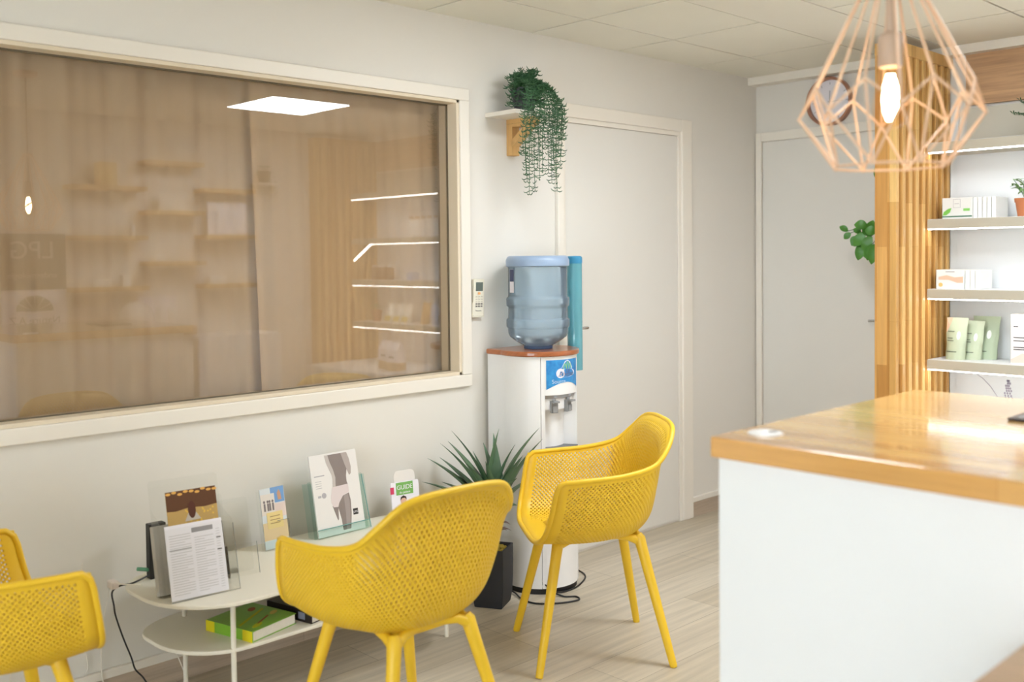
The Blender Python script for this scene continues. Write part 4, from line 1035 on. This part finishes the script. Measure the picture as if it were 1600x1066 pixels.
# books on the lower shelf
def book(label, P0, ang, w, d, h, mcov, mspine):
    t = thing('book', label, 'book', (P0[0], P0[1], 0.25), 'books on the lower table shelf')
    r = Vector((cos(ang), sin(ang), 0)); F = Fr((P0[0], P0[1], 0.25), r, Vector((-sin(ang), cos(ang), 0)))
    MB().rect(F, 0.004, 0.003, w - 0.003, d - 0.003, 0.002, h - 0.002).build('pages', M_pages, t)
    m = MB(); m.rect(F, 0, 0, w, d, h - 0.002, h); m.rect(F, 0, 0, w, d, 0, 0.002); m.rect(F, 0, 0, 0.003, d, 0.002, h - 0.002)
    m.build('cover', mcov, t)
    return t, F
M_bg = flat('leaf_green_cover', 132, 184, 56, rough=0.35)
t, F = book('green cookery paperback with yellow spine ends, lower table shelf', (1.528, 2.730), radians(14), 0.188, 0.205, 0.034, M_bg, M_bg)
q = MB(); q.rect(F, -0.0006, 0, 0, 0.042, 0.0, 0.034); q.rect(F, -0.0006, 0.166, 0, 0.205, 0.0, 0.034); q.build('yellow_print', flat('bright_yellow_print', 226, 210, 20), t)
q = MB(); q.plate(F, [(0.015, 0.066), (0.165, 0.120), (0.165, 0.130), (0.015, 0.076)], 0.034, 0.0346); q.plate(F, ell(0.05, 0.03, 0.026, 0.010, 16, .3), 0.034, 0.0347); q.build('spoon_print', flat('lime_print', 190, 190, 30), t)
q = MB(); q.plate(F, [(0.06, 0.035), (0.13, 0.062), (0.128, 0.068), (0.058, 0.040)], 0.034, 0.0349); q.plate(F, ell(0.14, 0.150, 0.018, 0.012, 16, .5), 0.034, 0.0349); q.build('food_print', flat('rust_print', 160, 90, 40), t)
q = MB(); q.plate(F, ell(0.158, 0.070, 0.020, 0.010, 16, .4), 0.034, 0.0349); q.build('grain_print', flat('wheat_print', 206, 186, 96), t)
t, F = book('black paperback with dark food photo, right of the green book', (1.742, 2.735), radians(12), 0.165, 0.205, 0.040, flat('black_cover', 36, 28, 26, rough=0.35), None)
q = MB(); rnd = random.Random(9)
for k in range(26): q.plate(F, ell(rnd.uniform(0.03, 0.15), rnd.uniform(0.03, 0.19), rnd.uniform(0.004, 0.012), rnd.uniform(0.003, 0.008), 10, rnd.uniform(0, 3)), 0.040, 0.0405)
q.build('food_print', flat('dark_herb_print', 74, 84, 40), t)
q = MB()
for k in range(12): q.plate(F, ell(rnd.uniform(0.03, 0.15), rnd.uniform(0.02, 0.12), 0.008, 0.004, 10, rnd.uniform(0, 3)), 0.040, 0.0407)
q.build('meat_print', flat('dark_red_print', 120, 52, 40), t)
MB().rect(F, -0.0006, 0.03, 0, 0.06, 0.008, 0.030).build('spine_print', flat('grey_blue_print', 130, 134, 150), t)

# ================================================================== AGAVE IN BLACK PLANTER
pa = thing('potted_agave', 'spiky agave in a tall square black planter beside the water cooler', 'plant', (2.762, 2.984, 0))
A = radians(28); px_, py_ = Vector((cos(A), sin(A), 0)), Vector((-sin(A), cos(A), 0))
V, Fs = [], []; lv_ = [(0.058, 0), (0.0645, 0.04), (0.0675, 0.10), (0.0685, 0.16), (0.0685, 0.24), (0.062, 0.24), (0.060, 0.222)]
for hw, z in lv_:
    for a, b in ((-1, -1), (1, -1), (1, 1), (-1, 1)): V.append(Vector((2.762, 2.984, z)) + px_ * hw * a + py_ * hw * b)
for i in range(len(lv_) - 1):
    for k in range(4): Fs.append((i * 4 + k, i * 4 + (k + 1) % 4, i * 4 + 4 + (k + 1) % 4, i * 4 + 4 + k))
Fs += [(3, 2, 1, 0), tuple(len(V) - 4 + k for k in range(4))]
MB().add(V, Fs).build('planter', M_pot, pa, bevel=0.003)
m = MB(); rnd = random.Random(3)
for k in range(60):
    c = Vector((2.762, 2.984, 0.226)) + px_ * rnd.uniform(-.054, .054) + py_ * rnd.uniform(-.054, .054)
    m.ball(c, rnd.uniform(0.006, 0.011), 4)
m.build('moss', M_moss, pa, smooth=True)
AB = Vector((2.772, 2.972, 0.36))
MB().tube([(2.765, 2.984, 0.222), (2.768, 2.98, 0.30), AB], [0.022, 0.026, 0.020], 10).build('stem', M_bract, pa, smooth=True)
tips = [(2.565,3.150,0.605),(2.64,3.165,0.596),(2.550,3.050,0.680),(2.665,3.140,0.663),(2.615,3.058,0.722),(2.492,3.099,0.529),(2.645,3.160,0.494),(2.600,2.970,0.615),(2.779,3.049,0.652),(2.787,2.961,0.719),(2.81,3.02,0.692),(2.84,3.02,0.594),(2.905,2.845,0.722),(2.842,2.767,0.694),(2.784,2.821,0.629),(2.730,2.800,0.551),(2.727,2.798,0.443),(2.86,2.90,0.60),(2.70,2.86,0.50),(2.74,3.07,0.62),(2.82,2.90,0.66),(2.70,2.95,0.60),(2.62,3.02,0.56),(2.88,2.86,0.52)]
m = MB()
def spike(mb, b, t, w, sag):
    b, t = Vector(b), Vector(t); d = t - b; L = d.length
    side = d.cross(Vector((0, 0, 1))).normalized(); nrm = side.cross(d).normalized(); n = 10; V, Fs = [], []
    for i in range(n + 1):
        k = i / n; p = b + d * k + nrm * (sag * L * 4 * k * (1 - k))
        ww = w * (0.55 + 0.45 * min(1, k * 4)) * (1 - max(0, (k - 0.25) / 0.75) ** 1.3) + 0.0006
        V += [p - side * ww + nrm * ww * 0.45, p - side * ww * .5, p - nrm * 0.0035 * (1 - k), p + side * ww * .5, p + side * ww + nrm * ww * 0.45, p + nrm * ww * .14]
    for i in range(n):
        for q in range(6): Fs.append((i * 6 + q, i * 6 + (q + 1) % 6, i * 6 + 6 + (q + 1) % 6, i * 6 + 6 + q))
    Fs += [tuple(range(5, -1, -1)), tuple(n * 6 + q for q in range(6))]
    mb.add(V, Fs)
rnd = random.Random(31)
for k, tp in enumerate(tips):
    b = AB + Vector((rnd.uniform(-.012, .012), rnd.uniform(-.012, .012), rnd.uniform(-.05, .02)))
    one = MB(); spike(one, b, tp, rnd.uniform(0.028, 0.040), 0.06)
    one.build('leaf', M_leaf if k % 3 else M_leafedge, pa, smooth=True)
m = MB()
for k in range(16):
    a = k * 2.4; b = Vector((2.768 + 0.015 * cos(a), 2.98 + 0.015 * sin(a), 0.25 + 0.006 * k))
    leafy(m, b, b + Vector((cos(a) * 0.06, sin(a) * 0.06, 0.035 + rnd.uniform(-.02, .03))), 0.013, 0.25, 0.5)
m.build('dry_leaves', M_bract, pa, smooth=True)

# ================================================================== WATER COOLER
CX, CY = 3.09, 3.03; CR = 0.165
wc_ = thing('water_cooler', 'white round-fronted water cooler with blue label and wooden top disc', 'water cooler', (CX, CY, 0))
def cool_plan(r, n=40, yb=3.188):
    out = []
    for k in range(n + 1):
        a = radians(158 + (382 - 158) * k / n); out.append((CX + r * cos(a), CY + r * sin(a)))
    out += [(CX + r * cos(radians(22)), yb), (CX - r * cos(radians(22)), yb)]
    return out
MB().zprism(cool_plan(0.158), 0.0, 0.025).build('plinth', M_black, wc_)
def arc_plan(r0, r1, a0, a1, n=14):
    o = [(CX + r1 * cos(radians(a0 + (a1 - a0) * k / n)), CY + r1 * sin(radians(a0 + (a1 - a0) * k / n))) for k in range(n + 1)]
    i = [(CX + r0 * cos(radians(a1 - (a1 - a0) * k / n)), CY + r0 * sin(radians(a1 - (a1 - a0) * k / n))) for k in range(n + 1)]
    return o + i
# body left of the seam, body right of the front opening, lower body and front fascia
AL, AR0, AR1 = 227, 233.5, 302
m = MB()
left = [(CX - CR * cos(radians(22)), 3.188)] + [(CX + CR * cos(radians(158 + (AL - 158) * k / 16)), CY + CR * sin(radians(158 + (AL - 158) * k / 16))) for k in range(17)] + [(CX, CY)] + [(CX, 3.188)]
m.zprism(left, 0.025, 1.0)
right = [(CX, 3.188), (CX, CY)] + [(CX + CR * cos(radians(AR1 + (382 - AR1) * k / 16)), CY + CR * sin(radians(AR1 + (382 - AR1) * k / 16))) for k in range(17)] + [(CX + CR * cos(radians(22)), 3.188)]
m.zprism(right, 0.025, 1.0)
m.build('side_shell', M_coolw, wc_, smooth=True)
m = MB(); m.zprism(arc_plan(0.02, CR - 0.002, AL + 0.6, AR0), 0.025, 1.0, ); m.build('front_pillar', M_coolw, wc_, smooth=True)
MB().zprism(arc_plan(0.02, CR - 0.001, AR0, AR1), 0.025, 0.60).build('lower_front', M_coolw, wc_, smooth=True)
MB().zprism(arc_plan(0.02, CR - 0.001, AR0, AR1), 0.838, 1.0).build('fascia', M_coolw, wc_, smooth=True)
MB().zprism(arc_plan(0.02, CR - 0.058, AR0, AR1), 0.60, 0.775).build('recess_back', M_coolw, wc_, smooth=True)
MB().zprism(arc_plan(0.02, CR - 0.020, AR0, AR1), 0.775, 0.842).build('tap_housing', M_coolw, wc_, smooth=True)
MB().zprism(arc_plan(0.05, CR - 0.012, AR0 + 1, AR1 - 1), 0.822, 0.8385).build('control_strip', M_silver, wc_, smooth=True)
m = MB()
for a in (252, 283):
    c = Vector((CX + (CR - 0.0115) * cos(radians(a)), CY + (CR - 0.0115) * sin(radians(a)), 0.830)); m.ball(c, (0.010, 0.004, 0.003), 6)
m.build('indicator_lamps', flat('pale_indicator', 206, 214, 224), wc_, smooth=True)
for a in (249, 278):
    d = Vector((cos(radians(a)), sin(radians(a)), 0)); s = Vector((-d.y, d.x, 0)); o = Vector((CX, CY, 0)) + d * (CR - 0.022)
    F = Fr(o, s, (0, 0, 1)); nf = F.n
    sgn = 1 if nf.dot(d) > 0 else -1
    m = MB(); m.rect(F, -0.016, 0.762, 0.016, 0.812, 0, 0.018 * sgn); m.rect(F, -0.012, 0.765, 0.012, 0.792, 0.018 * sgn, 0.024 * sgn)
    m.tube([F.p(0, 0.812, 0.010 * sgn), F.p(0, 0.822, 0.012 * sgn)], 0.007, 8)
    m.plate(F, [(-0.014, 0.806), (0.014, 0.806), (0.014, 0.814), (-0.014, 0.814)], 0.018 * sgn, 0.040 * sgn)
    m.build('tap', M_grey, wc_, bevel=0.002)
MB().zprism(arc_plan(0.06, CR + 0.006, AR0 + 2, AR1 - 2), 0.600, 0.612).build('drip_tray', flat('slate_grey_grille', 110, 112, 118), wc_, smooth=True)
# wooden disc
MB().zprism(cool_plan(0.176, 48), 1.0, 1.022).build('wooden_top', M_coolwood, wc_, bevel=0.006, seg=3)
# blue label curved on the fascia
def curved(r, pts2, nz=1):
    """pts2 in (angle, z) -> curved sheet"""
    return [(CX + r * cos(radians(a)), CY + r * sin(radians(a)), z) for a, z in pts2]
V, Fs = [], []; n = 20
for k in range(n + 1):
    a = 235.5 + (300.5 - 235.5) * k / n; t_ = k / n
    zb = 0.862 + 0.028 * sin(pi * min(1, t_ * 1.0) ** 1.0)
    V += [(CX + (CR + 0.0004) * cos(radians(a)), CY + (CR + 0.0004) * sin(radians(a)), zb), (CX + (CR + 0.0004) * cos(radians(a)), CY + (CR + 0.0004) * sin(radians(a)), 0.985)]
for k in range(n): Fs.append((2 * k, 2 * k + 2, 2 * k + 3, 2 * k + 1))
M_lbl = mat('splash_blue_label', rgb(30, 122, 196), 0.4, var=0.0)
nt = M_lbl.node_tree; mxn = [q for q in nt.nodes if q.type == 'MIX'][0]
mxn.inputs[6].default_value = rgb(8, 84, 178); mxn.inputs[7].default_value = rgb(70, 176, 228)
[q for q in nt.nodes if q.type == 'TEX_NOISE'][0].inputs['Scale'].default_value = 45
lab = MB().add(V, Fs).build('label', M_lbl, wc_, smooth=True)
def on_label(mb_, name, mm, lift):
    q = MB(); q.add([(CX + (CR + 0.0006 + lift + v.z) * cos(radians(235.5) + v.x / CR), CY + (CR + 0.0006 + lift + v.z) * sin(radians(235.5) + v.x / CR), 0.862 + v.y) for v in mb_.v], mb_.f)
    q.build(name, mm, lab)
FX = Fr((0, 0, 0), (1, 0, 0), (0, 1, 0))
m = MB(); m.plate(FX, [(0.052, 0.082), (0.072, 0.090), (0.090, 0.116), (0.106, 0.120), (0.122, 0.112), (0.136, 0.088), (0.132, 0.080)], 0, 0.0003); m.plate(FX, ell(0.066, 0.066, 0.022, 0.020), 0, 0.0003); m.plate(FX, ell(0.100, 0.066, 0.056, 0.018), 0, 0.0003)
on_label(m, 'emblem_ground', M_paper, 0)
m = MB()
for cx, hh in ((0.089, 0.022), (0.105, 0.030), (0.120, 0.022)):
    for s in (-1, 1): m.plate(FX, [(cx, 0.084 + hh), (cx + s * 0.004, 0.084 + hh), (cx + s * 0.011, 0.084), (cx + s * 0.006, 0.084)], 0, 0.0003)
on_label(m, 'emblem_peaks', flat('mint_green_print', 140, 200, 130), 0.0004)
on_label(text_mb('Le', FX, 0.106, 0.078, 0.026, 0, 0.0003, shear=0.3), 'lettering', flat('violet_grey_print', 110, 106, 130), 0.0004)
on_label(text_mb('Alvenia', FX, 0.098, 0.062, 0.030, 0, 0.0003, shear=0.4), 'lettering', flat('violet_grey_print', 110, 106, 130), 0.0004)
on_label(text_mb('Source', FX, 0.058, 0.032, 0.024, 0, 0.0003), 'lettering', flat('pale_blue_lettering', 190, 214, 236), 0.0002)
# cup dispenser tube clipped to the side
cd = thing('cup_dispenser', 'tall teal translucent cup dispenser tube clipped to right side of cooler', 'cup dispenser', (3.347, 3.05, 0.905))
MB().lathe([(0.0345, 0.905), (0.0345, 1.385)], (3.347, 3.05, 0), 32).build('tube', mat('teal_translucent_tube', rgb(98, 166, 178), 0.15, var=0.04, coat=0.5), cd, smooth=True)
MB().lathe([(0.0355, 1.385), (0.0362, 1.392), (0.0355, 1.412), (0.030, 1.418), (0.001, 1.419)], (3.347, 3.05, 0), 32).build('cap', mat('blue_cap_plastic', rgb(64, 148, 190), 0.3), cd, smooth=True)
MB().box((3.2545, 3.03, 0.905), (3.318, 3.07, 0.965)).build('clip', flat('slate_blue_clip', 86, 100, 112), cd)
# bottle
wb_ = thing('water_bottle', 'large blue translucent water bottle upside down on the cooler', 'bottle', (CX, CY, 1.022))
M_bottle = bpy.data.materials.new('blue_polycarbonate'); M_bottle.use_nodes = True
N, Lk = M_bottle.node_tree.nodes, M_bottle.node_tree.links
N.remove(N['Principled BSDF'])
tr_ = N.new('ShaderNodeBsdfTransparent'); tr_.inputs[0].default_value = (0.885, 0.96, 1.0, 1)
df_ = N.new('ShaderNodeBsdfDiffuse'); df_.inputs[0].default_value = rgb(206, 230, 252)
tl_ = N.new('ShaderNodeBsdfTranslucent'); tl_.inputs[0].default_value = rgb(212, 236, 255)
gl_ = N.new('ShaderNodeBsdfGlossy'); gl_.inputs['Roughness'].default_value = 0.1
m1 = N.new('ShaderNodeMixShader'); m1.inputs[0].default_value = 0.5; Lk.new(df_.outputs[0], m1.inputs[1]); Lk.new(tl_.outputs[0], m1.inputs[2])
m2_ = N.new('ShaderNodeMixShader'); m2_.inputs[0].default_value = 0.36; Lk.new(tr_.outputs[0], m2_.inputs[1]); Lk.new(m1.outputs[0], m2_.inputs[2])
lw = N.new('ShaderNodeLayerWeight'); lw.inputs[0].default_value = 0.22
m3 = N.new('ShaderNodeMixShader'); Lk.new(lw.outputs['Fresnel'], m3.inputs[0]); Lk.new(m2_.outputs[0], m3.inputs[1]); Lk.new(gl_.outputs[0], m3.inputs[2])
Lk.new(m3.outputs[0], N['Material Output'].inputs[0])
prof = [(0.062, 0.012), (0.075, 0.020), (0.100, 0.035), (0.122, 0.052), (0.129, 0.068), (0.131, 0.090), (0.1355, 0.094), (0.1365, 0.100), (0.1365, 0.124), (0.134, 0.129), (0.129, 0.133), (0.128, 0.172), (0.130, 0.180), (0.1355, 0.185), (0.1365, 0.192), (0.1365, 0.214), (0.134, 0.220), (0.129, 0.224), (0.1275, 0.230)]
prof += [(0.1275, 0.345), (0.129, 0.352)]
MB().lathe(prof, (CX, CY, 1.022), 48).build('body', M_bottle, wb_, smooth=True)
MB().lathe([(0.130, 0.352), (0.1365, 0.356), (0.137, 0.380), (0.130, 0.394), (0.122, 0.399), (0.060, 0.396), (0.001, 0.394)], (CX, CY, 1.022), 48).build('base', mat('frosted_blue_base', rgb(150, 170, 196), 0.35, var=0.05), wb_, smooth=True)
MB().lathe([(0.060, 0.0), (0.062, 0.002), (0.062, 0.012), (0.040, 0.013)], (CX, CY, 1.022), 36).build('neck_collar', flat('navy_collar', 70, 92, 128), wb_, smooth=True)
V, Fs = [], []
for k in range(9):
    a = radians(156 + 16 * k / 8)
    for z in (1.265, 1.365): V.append((CX + 0.1279 * cos(a), CY + 0.1279 * sin(a), z))
for k in range(8): Fs.append((2 * k, 2 * k + 2, 2 * k + 3, 2 * k + 1))
bl_ = MB().add(V, Fs).build('sticker', M_paper, wb_)
V, Fs = [], []
for k in range(9):
    a = radians(157 + 15 * k / 8)
    for z in (1.312, 1.364): V.append((CX + 0.1283 * cos(a), CY + 0.1283 * sin(a), z))
for k in range(8): Fs.append((2 * k, 2 * k + 2, 2 * k + 3, 2 * k + 1))
MB().add(V, Fs).build('navy_print', flat('navy_print', 60, 66, 100), bl_)
# cooler cord on the floor
cc = catmull([(3.285, 3.08, 0.03), (3.318, 3.02, 0.006), (3.29, 2.95, 0.004), (3.22, 2.90, 0.004), (3.12, 2.865, 0.004), (3.02, 2.87, 0.012), (2.985, 2.915, 0.05), (3.0, 2.90, 0.02), (3.02, 2.83, 0.004), (3.055, 2.79, 0.004), (3.03, 2.755, 0.004), (2.95, 2.785, 0.004), (2.88, 2.85, 0.004), (2.875, 2.93, 0.005), (2.9, 3.0, 0.01), (2.91, 3.12, 0.02)], 6)
tag(MB().tube(cc, 0.0035, 8).build('cooler_cord', M_black, smooth=True), 'black power cord looping on the floor in front of water cooler', 'cord')

# ================================================================== WALL REMOTE
rc = thing('remote_control', 'white air conditioner remote control in its wall holder beside window', 'remote', (2.886, YW, 1.16))
FR = Fr((2.856, YW - 0.016, 1.163), (1, 0, 0.0), (0.07, 0, 1))
FR = Fr((2.856, YW - 0.018, 1.165), (1, 0, -0.02), (0.02, -0.03, 1))
MB().plate(FR, rrect(0, 0, 0.060, 0.160, 0.006), -0.016, 0.0).build('case', flat('ivory_plastic', 232, 226, 208), rc, bevel=0.002)
MB().rect(FR, 0.012, 0.108, 0.052, 0.146, 0, 0.0008).build('display', flat('lcd_green_grey', 98, 106, 98, rough=0.2), rc)
MB().rect(FR, 0.024, 0.093, 0.038, 0.103, 0, 0.0018).build('power_button', flat('orange_button', 240, 176, 110), rc, bevel=0.0006)
m = MB()
for r_ in range(2):
    for c_ in range(3): m.rect(FR, 0.013 + c_ * 0.014, 0.040 + r_ * 0.010, 0.023 + c_ * 0.014, 0.046 + r_ * 0.010, 0, 0.0016)
m.build('dark_buttons', flat('grey_rubber', 116, 110, 104), rc)
m = MB()
for r_ in range(3):
    for c_ in range(3): m.rect(FR, 0.013 + c_ * 0.015, 0.060 + r_ * 0.011, 0.022 + c_ * 0.015, 0.064 + r_ * 0.011, 0, 0.0012)
m.build('pale_buttons', flat('pale_rubber', 204, 196, 180), rc)
text_mb('Panasonic', FR, 0.030, 0.024, 0.0085, 0, 0.0005).build('lettering', M_inkd, rc)
m = MB(); m.rect(FR, -0.003, -0.003, 0.063, 0.045, -0.018, -0.014); m.rect(FR, -0.003, -0.003, 0, 0.06, -0.018, -0.002); m.rect(FR, 0.06, -0.003, 0.063, 0.06, -0.018, -0.002); m.rect(FR, -0.003, -0.004, 0.063, 0, -0.018, 0.001)
m.build('holder', flat('ivory_plastic', 232, 226, 208), rc)

# ================================================================== WALL SHELF WITH TRAILING PLANT
ws = thing('bracket_shelf', 'small white wall shelf on a wooden bracket', 'shelf', (3.10, YW, 2.03))
MB().box((2.955, 3.018, 2.020), (3.255, YW, 2.038)).build('board', M_trim, ws, bevel=0.0015)
m = MB(); x0, x1 = 3.082, 3.126
m.box((x0, YW - 0.036, 1.862), (x1, YW, 2.020)); m.box((x0, 3.045, 1.986), (x1, YW - 0.036, 2.020))
m.prism([0] * 4, [(x0, YW - 0.030, 1.895), (x0, YW - 0.030, 1.930), (x0, 3.090, 1.990), (x0, 3.056, 1.990)], [(x1, YW - 0.030, 1.895), (x1, YW - 0.030, 1.930), (x1, 3.090, 1.990), (x1, 3.056, 1.990)])
m.build('bracket', M_bracket, ws, bevel=0.001)
tp = thing('trailing_plant', 'trailing green string plant in a dark pot on wall shelf', 'plant', (3.09, 3.10, 2.038))
PCX, PCY = 3.09, 3.10
MB().lathe([(0.040, 0), (0.060, 0.10), (0.063, 0.105), (0.056, 0.105), (0.054, 0.09), (0.001, 0.09)], (PCX, PCY, 2.038), 28).build('pot', flat('dark_slate_pot', 62, 62, 66), tp, smooth=True)
rnd = random.Random(77); vines = MB(); mb = MB()
def needle(mb, p, d, L):
    d = Vector(d).normalized(); x, y = basis(d); c = Vector((0, 0, 1))
    pts = [p, p + d * L * .5 - c * L * .08, p + d * L * .85 + c * L * .10, p + d * L + c * L * .32]
    mb.tube(pts, [0.0013, 0.0021, 0.0017, 0.0004], 5)
top_c = Vector((PCX, PCY, 2.135))
strands = []
for i in range(120):      # tuft
    a = rnd.uniform(0, 2 * pi); el = rnd.uniform(-0.75, 1.3); L = rnd.uniform(0.05, 0.115)
    e = top_c + Vector((cos(a) * cos(el) * L * 0.95, sin(a) * cos(el) * L * 0.80 - .012, sin(el) * L * 0.95))
    if e.z < 2.075: e.y = min(e.y, PCY - 0.05 + abs(e.x - PCX) * .4)
    strands.append(([top_c + Vector((cos(a) * .02, sin(a) * .02, -.01)), top_c.lerp(e, .6) + Vector((0, 0, .018)), e], 8))
ends = [(2.979,2.965,1.677),(3.034,2.985,1.696),(3.001,3.005,1.771),(3.051,2.975,1.745),(3.030,2.995,1.812),(2.947,2.965,1.845),(3.081,2.985,1.779),(3.157,3.005,1.735),(3.150,2.975,1.763),(3.127,2.995,1.777),(3.160,2.965,1.859),(3.149,2.985,1.832),(3.229,3.005,2.005),(3.088,2.975,1.882),(3.181,2.995,1.945),(2.957,2.965,1.978),(3.052,2.985,1.948),(3.034,3.005,1.908),(3.081,2.975,1.963),(2.998,2.995,1.733),(3.132,2.965,1.797),(3.195,2.985,1.931),(3.071,3.005,1.796),(3.0,3.06,2.06),(3.012,3.03,2.048),(2.985,3.09,2.06),(3.17,2.985,1.70),(3.13,2.98,1.90),(3.19,2.98,1.85),(3.2,2.99,1.80),(3.05,2.98,1.85),(3.11,2.985,1.93),(3.17,2.985,1.98),(3.215,2.99,1.93)]
for e in ends:
    e = Vector(e); e.y = min(e.y, 3.004) if e.z < 2.02 else e.y; o = Vector((e.x - PCX, e.y - PCY, 0))
    p1 = top_c + Vector((o.x * .5 + .012, o.y * .5, .03)); p2 = Vector((e.x - o.x * .08, e.y - .012, 2.068)); p3 = Vector((e.x + rnd.uniform(-.008, .008), e.y, (2.06 + e.z) / 2))
    pts = [top_c, p1, p2, p3, e] if e.z < 2.0 else [top_c, p1, e]
    strands.append((pts, 6 + int((2.2 - e.z) * 48)))
for pts, n in strands:
    c = catmull(pts, 8); vines.tube(c, 0.0012, 5)
    for k in range(n):
        t_ = (k + 1) / n * (len(c) - 1); i = min(int(t_), len(c) - 2); p = c[i].lerp(c[i + 1], t_ - i)
        a = rnd.uniform(0, 2 * pi)
        for s in (0, pi):
            d = Vector((cos(a + s), sin(a + s), rnd.uniform(-.5, .15)))
            if p.y + d.y * .022 > 3.198 or (p.z < 2.05 and p.z > 2.0 and p.y + d.y * .02 > 3.01): d.y = -abs(d.y)
            needle(mb, p, d, rnd.uniform(0.017, 0.030))
vines.build('vines', M_trail, tp, smooth=True); mb.build('foliage', M_trail, tp, smooth=True)

# ================================================================== CLOCK, HANGING PLANT BEHIND THE PARTITION
ck = thing('wall_clock', 'round wall clock with a copper rim on the far wall', 'clock', (XF, 2.735, 2.24))
F = Fr((XF, 2.735, 2.243), (0, -1, 0), (0, 0, 1)); ax = (-1, 0, 0)
MB().lathe([(0.128, 0), (0.132, 0.01), (0.132, 0.04), (0.124, 0.046), (0.118, 0.040), (0.118, 0.012)], (XF, 2.735, 2.243), 48, ax).build('rim', mat('copper_clock_rim', rgb(176, 128, 104), 0.4, metal=0.3), ck, smooth=True)
MB().lathe([(0.118, 0.010), (0.117, 0.016), (0.001, 0.0165)], (XF, 2.735, 2.243), 48, ax).build('face', M_paper, ck, smooth=True)
m = MB()
for k in range(12):
    a = k * pi / 6; m.plate(F, [(0.092 * cos(a) - .002 * sin(a), 0.092 * sin(a) + .002 * cos(a)), (0.092 * cos(a) + .002 * sin(a), 0.092 * sin(a) - .002 * cos(a)), (0.106 * cos(a) + .002 * sin(a), 0.106 * sin(a) - .002 * cos(a)), (0.106 * cos(a) - .002 * sin(a), 0.106 * sin(a) + .002 * cos(a))], 0.0165, 0.018)
m.build('hour_marks', M_ink, ck)
m = MB(); m.plate(F, [(-.003, -.01), (.003, -.01), (.002, .06), (-.002, .06)], 0.018, 0.020); m.plate(F, [(-.01, -.003), (-.01, .003), (.08, .0), (.08, -.002)], 0.020, 0.022); m.build('hands', M_ink, ck)

hp = thing('pothos_plant', 'bright green pothos leaves peeping out behind the slatted partition', 'plant', (4.80, 2.27, 1.47))
MB().lathe([(0.045, 0), (0.062, 0.09), (0.065, 0.095), (0.056, 0.095), (0.054, 0.08), (0.001, 0.08)], (4.80, 2.268, 1.44), 24).build('pot', M_pot, hp, smooth=True)
MB().box((4.74, 2.184, 1.425), (4.86, 2.33, 1.44)).build('bracket', M_trim, hp)
lvz = [((4.78, 2.36, 1.50), (4.77, 2.39, 1.56)), ((4.75, 2.36, 1.55), (4.73, 2.42, 1.56)), ((4.76, 2.38, 1.52), (4.75, 2.43, 1.45)), ((4.75, 2.34, 1.50), (4.74, 2.38, 1.43)), ((4.74, 2.33, 1.46), (4.73, 2.35, 1.38)), ((4.73, 2.31, 1.46), (4.72, 2.325, 1.36)), ((4.80, 2.42, 1.52), (4.79, 2.455, 1.54)), ((4.80, 2.44, 1.50), (4.79, 2.47, 1.47)), ((4.80, 2.49, 1.53), (4.79, 2.53, 1.555)), ((4.80, 2.475, 1.52), (4.79, 2.505, 1.49)), ((4.79, 2.44, 1.48), (4.78, 2.46, 1.455)), ((4.76, 2.32, 1.52), (4.74, 2.37, 1.53)), ((4.78, 2.40, 1.47), (4.77, 2.42, 1.38)), ((4.77, 2.35, 1.54), (4.75, 2.33, 1.58)), ((4.74, 2.33, 1.42), (4.73, 2.37, 1.40))]
mb = MB(); stm = MB()
for b_, t_ in lvz:
    leafy(mb, b_, t_, 0.026 if b_[1] < 2.41 else 0.017, 0.12, 0.2, 8, up=Vector((-.8, -.5, .3)))
    stm.tube([(4.80, 2.27, 1.52), (4.79, (2.27 + b_[1]) / 2, (1.56 + b_[2]) / 2 + .01), b_], 0.002, 5)
leafy(mb, (4.79, 2.31, 1.86), (4.78, 2.335, 1.79), 0.02, .1, .2, 8, up=Vector((-.8, -.5, .3)))
stm.tube([(4.80, 2.27, 1.52), (4.79, 2.28, 1.70), (4.79, 2.30, 1.85), (4.785, 2.335, 1.875)], 0.002, 5)
mb.build('foliage', M_pothos, hp, smooth=True); stm.build('stems', M_leaf, hp, smooth=True)

# tidy helper properties
for o in bpy.data.objects:
    for k in ('_off', '_base', '_world'):
        if k in o: del o[k]
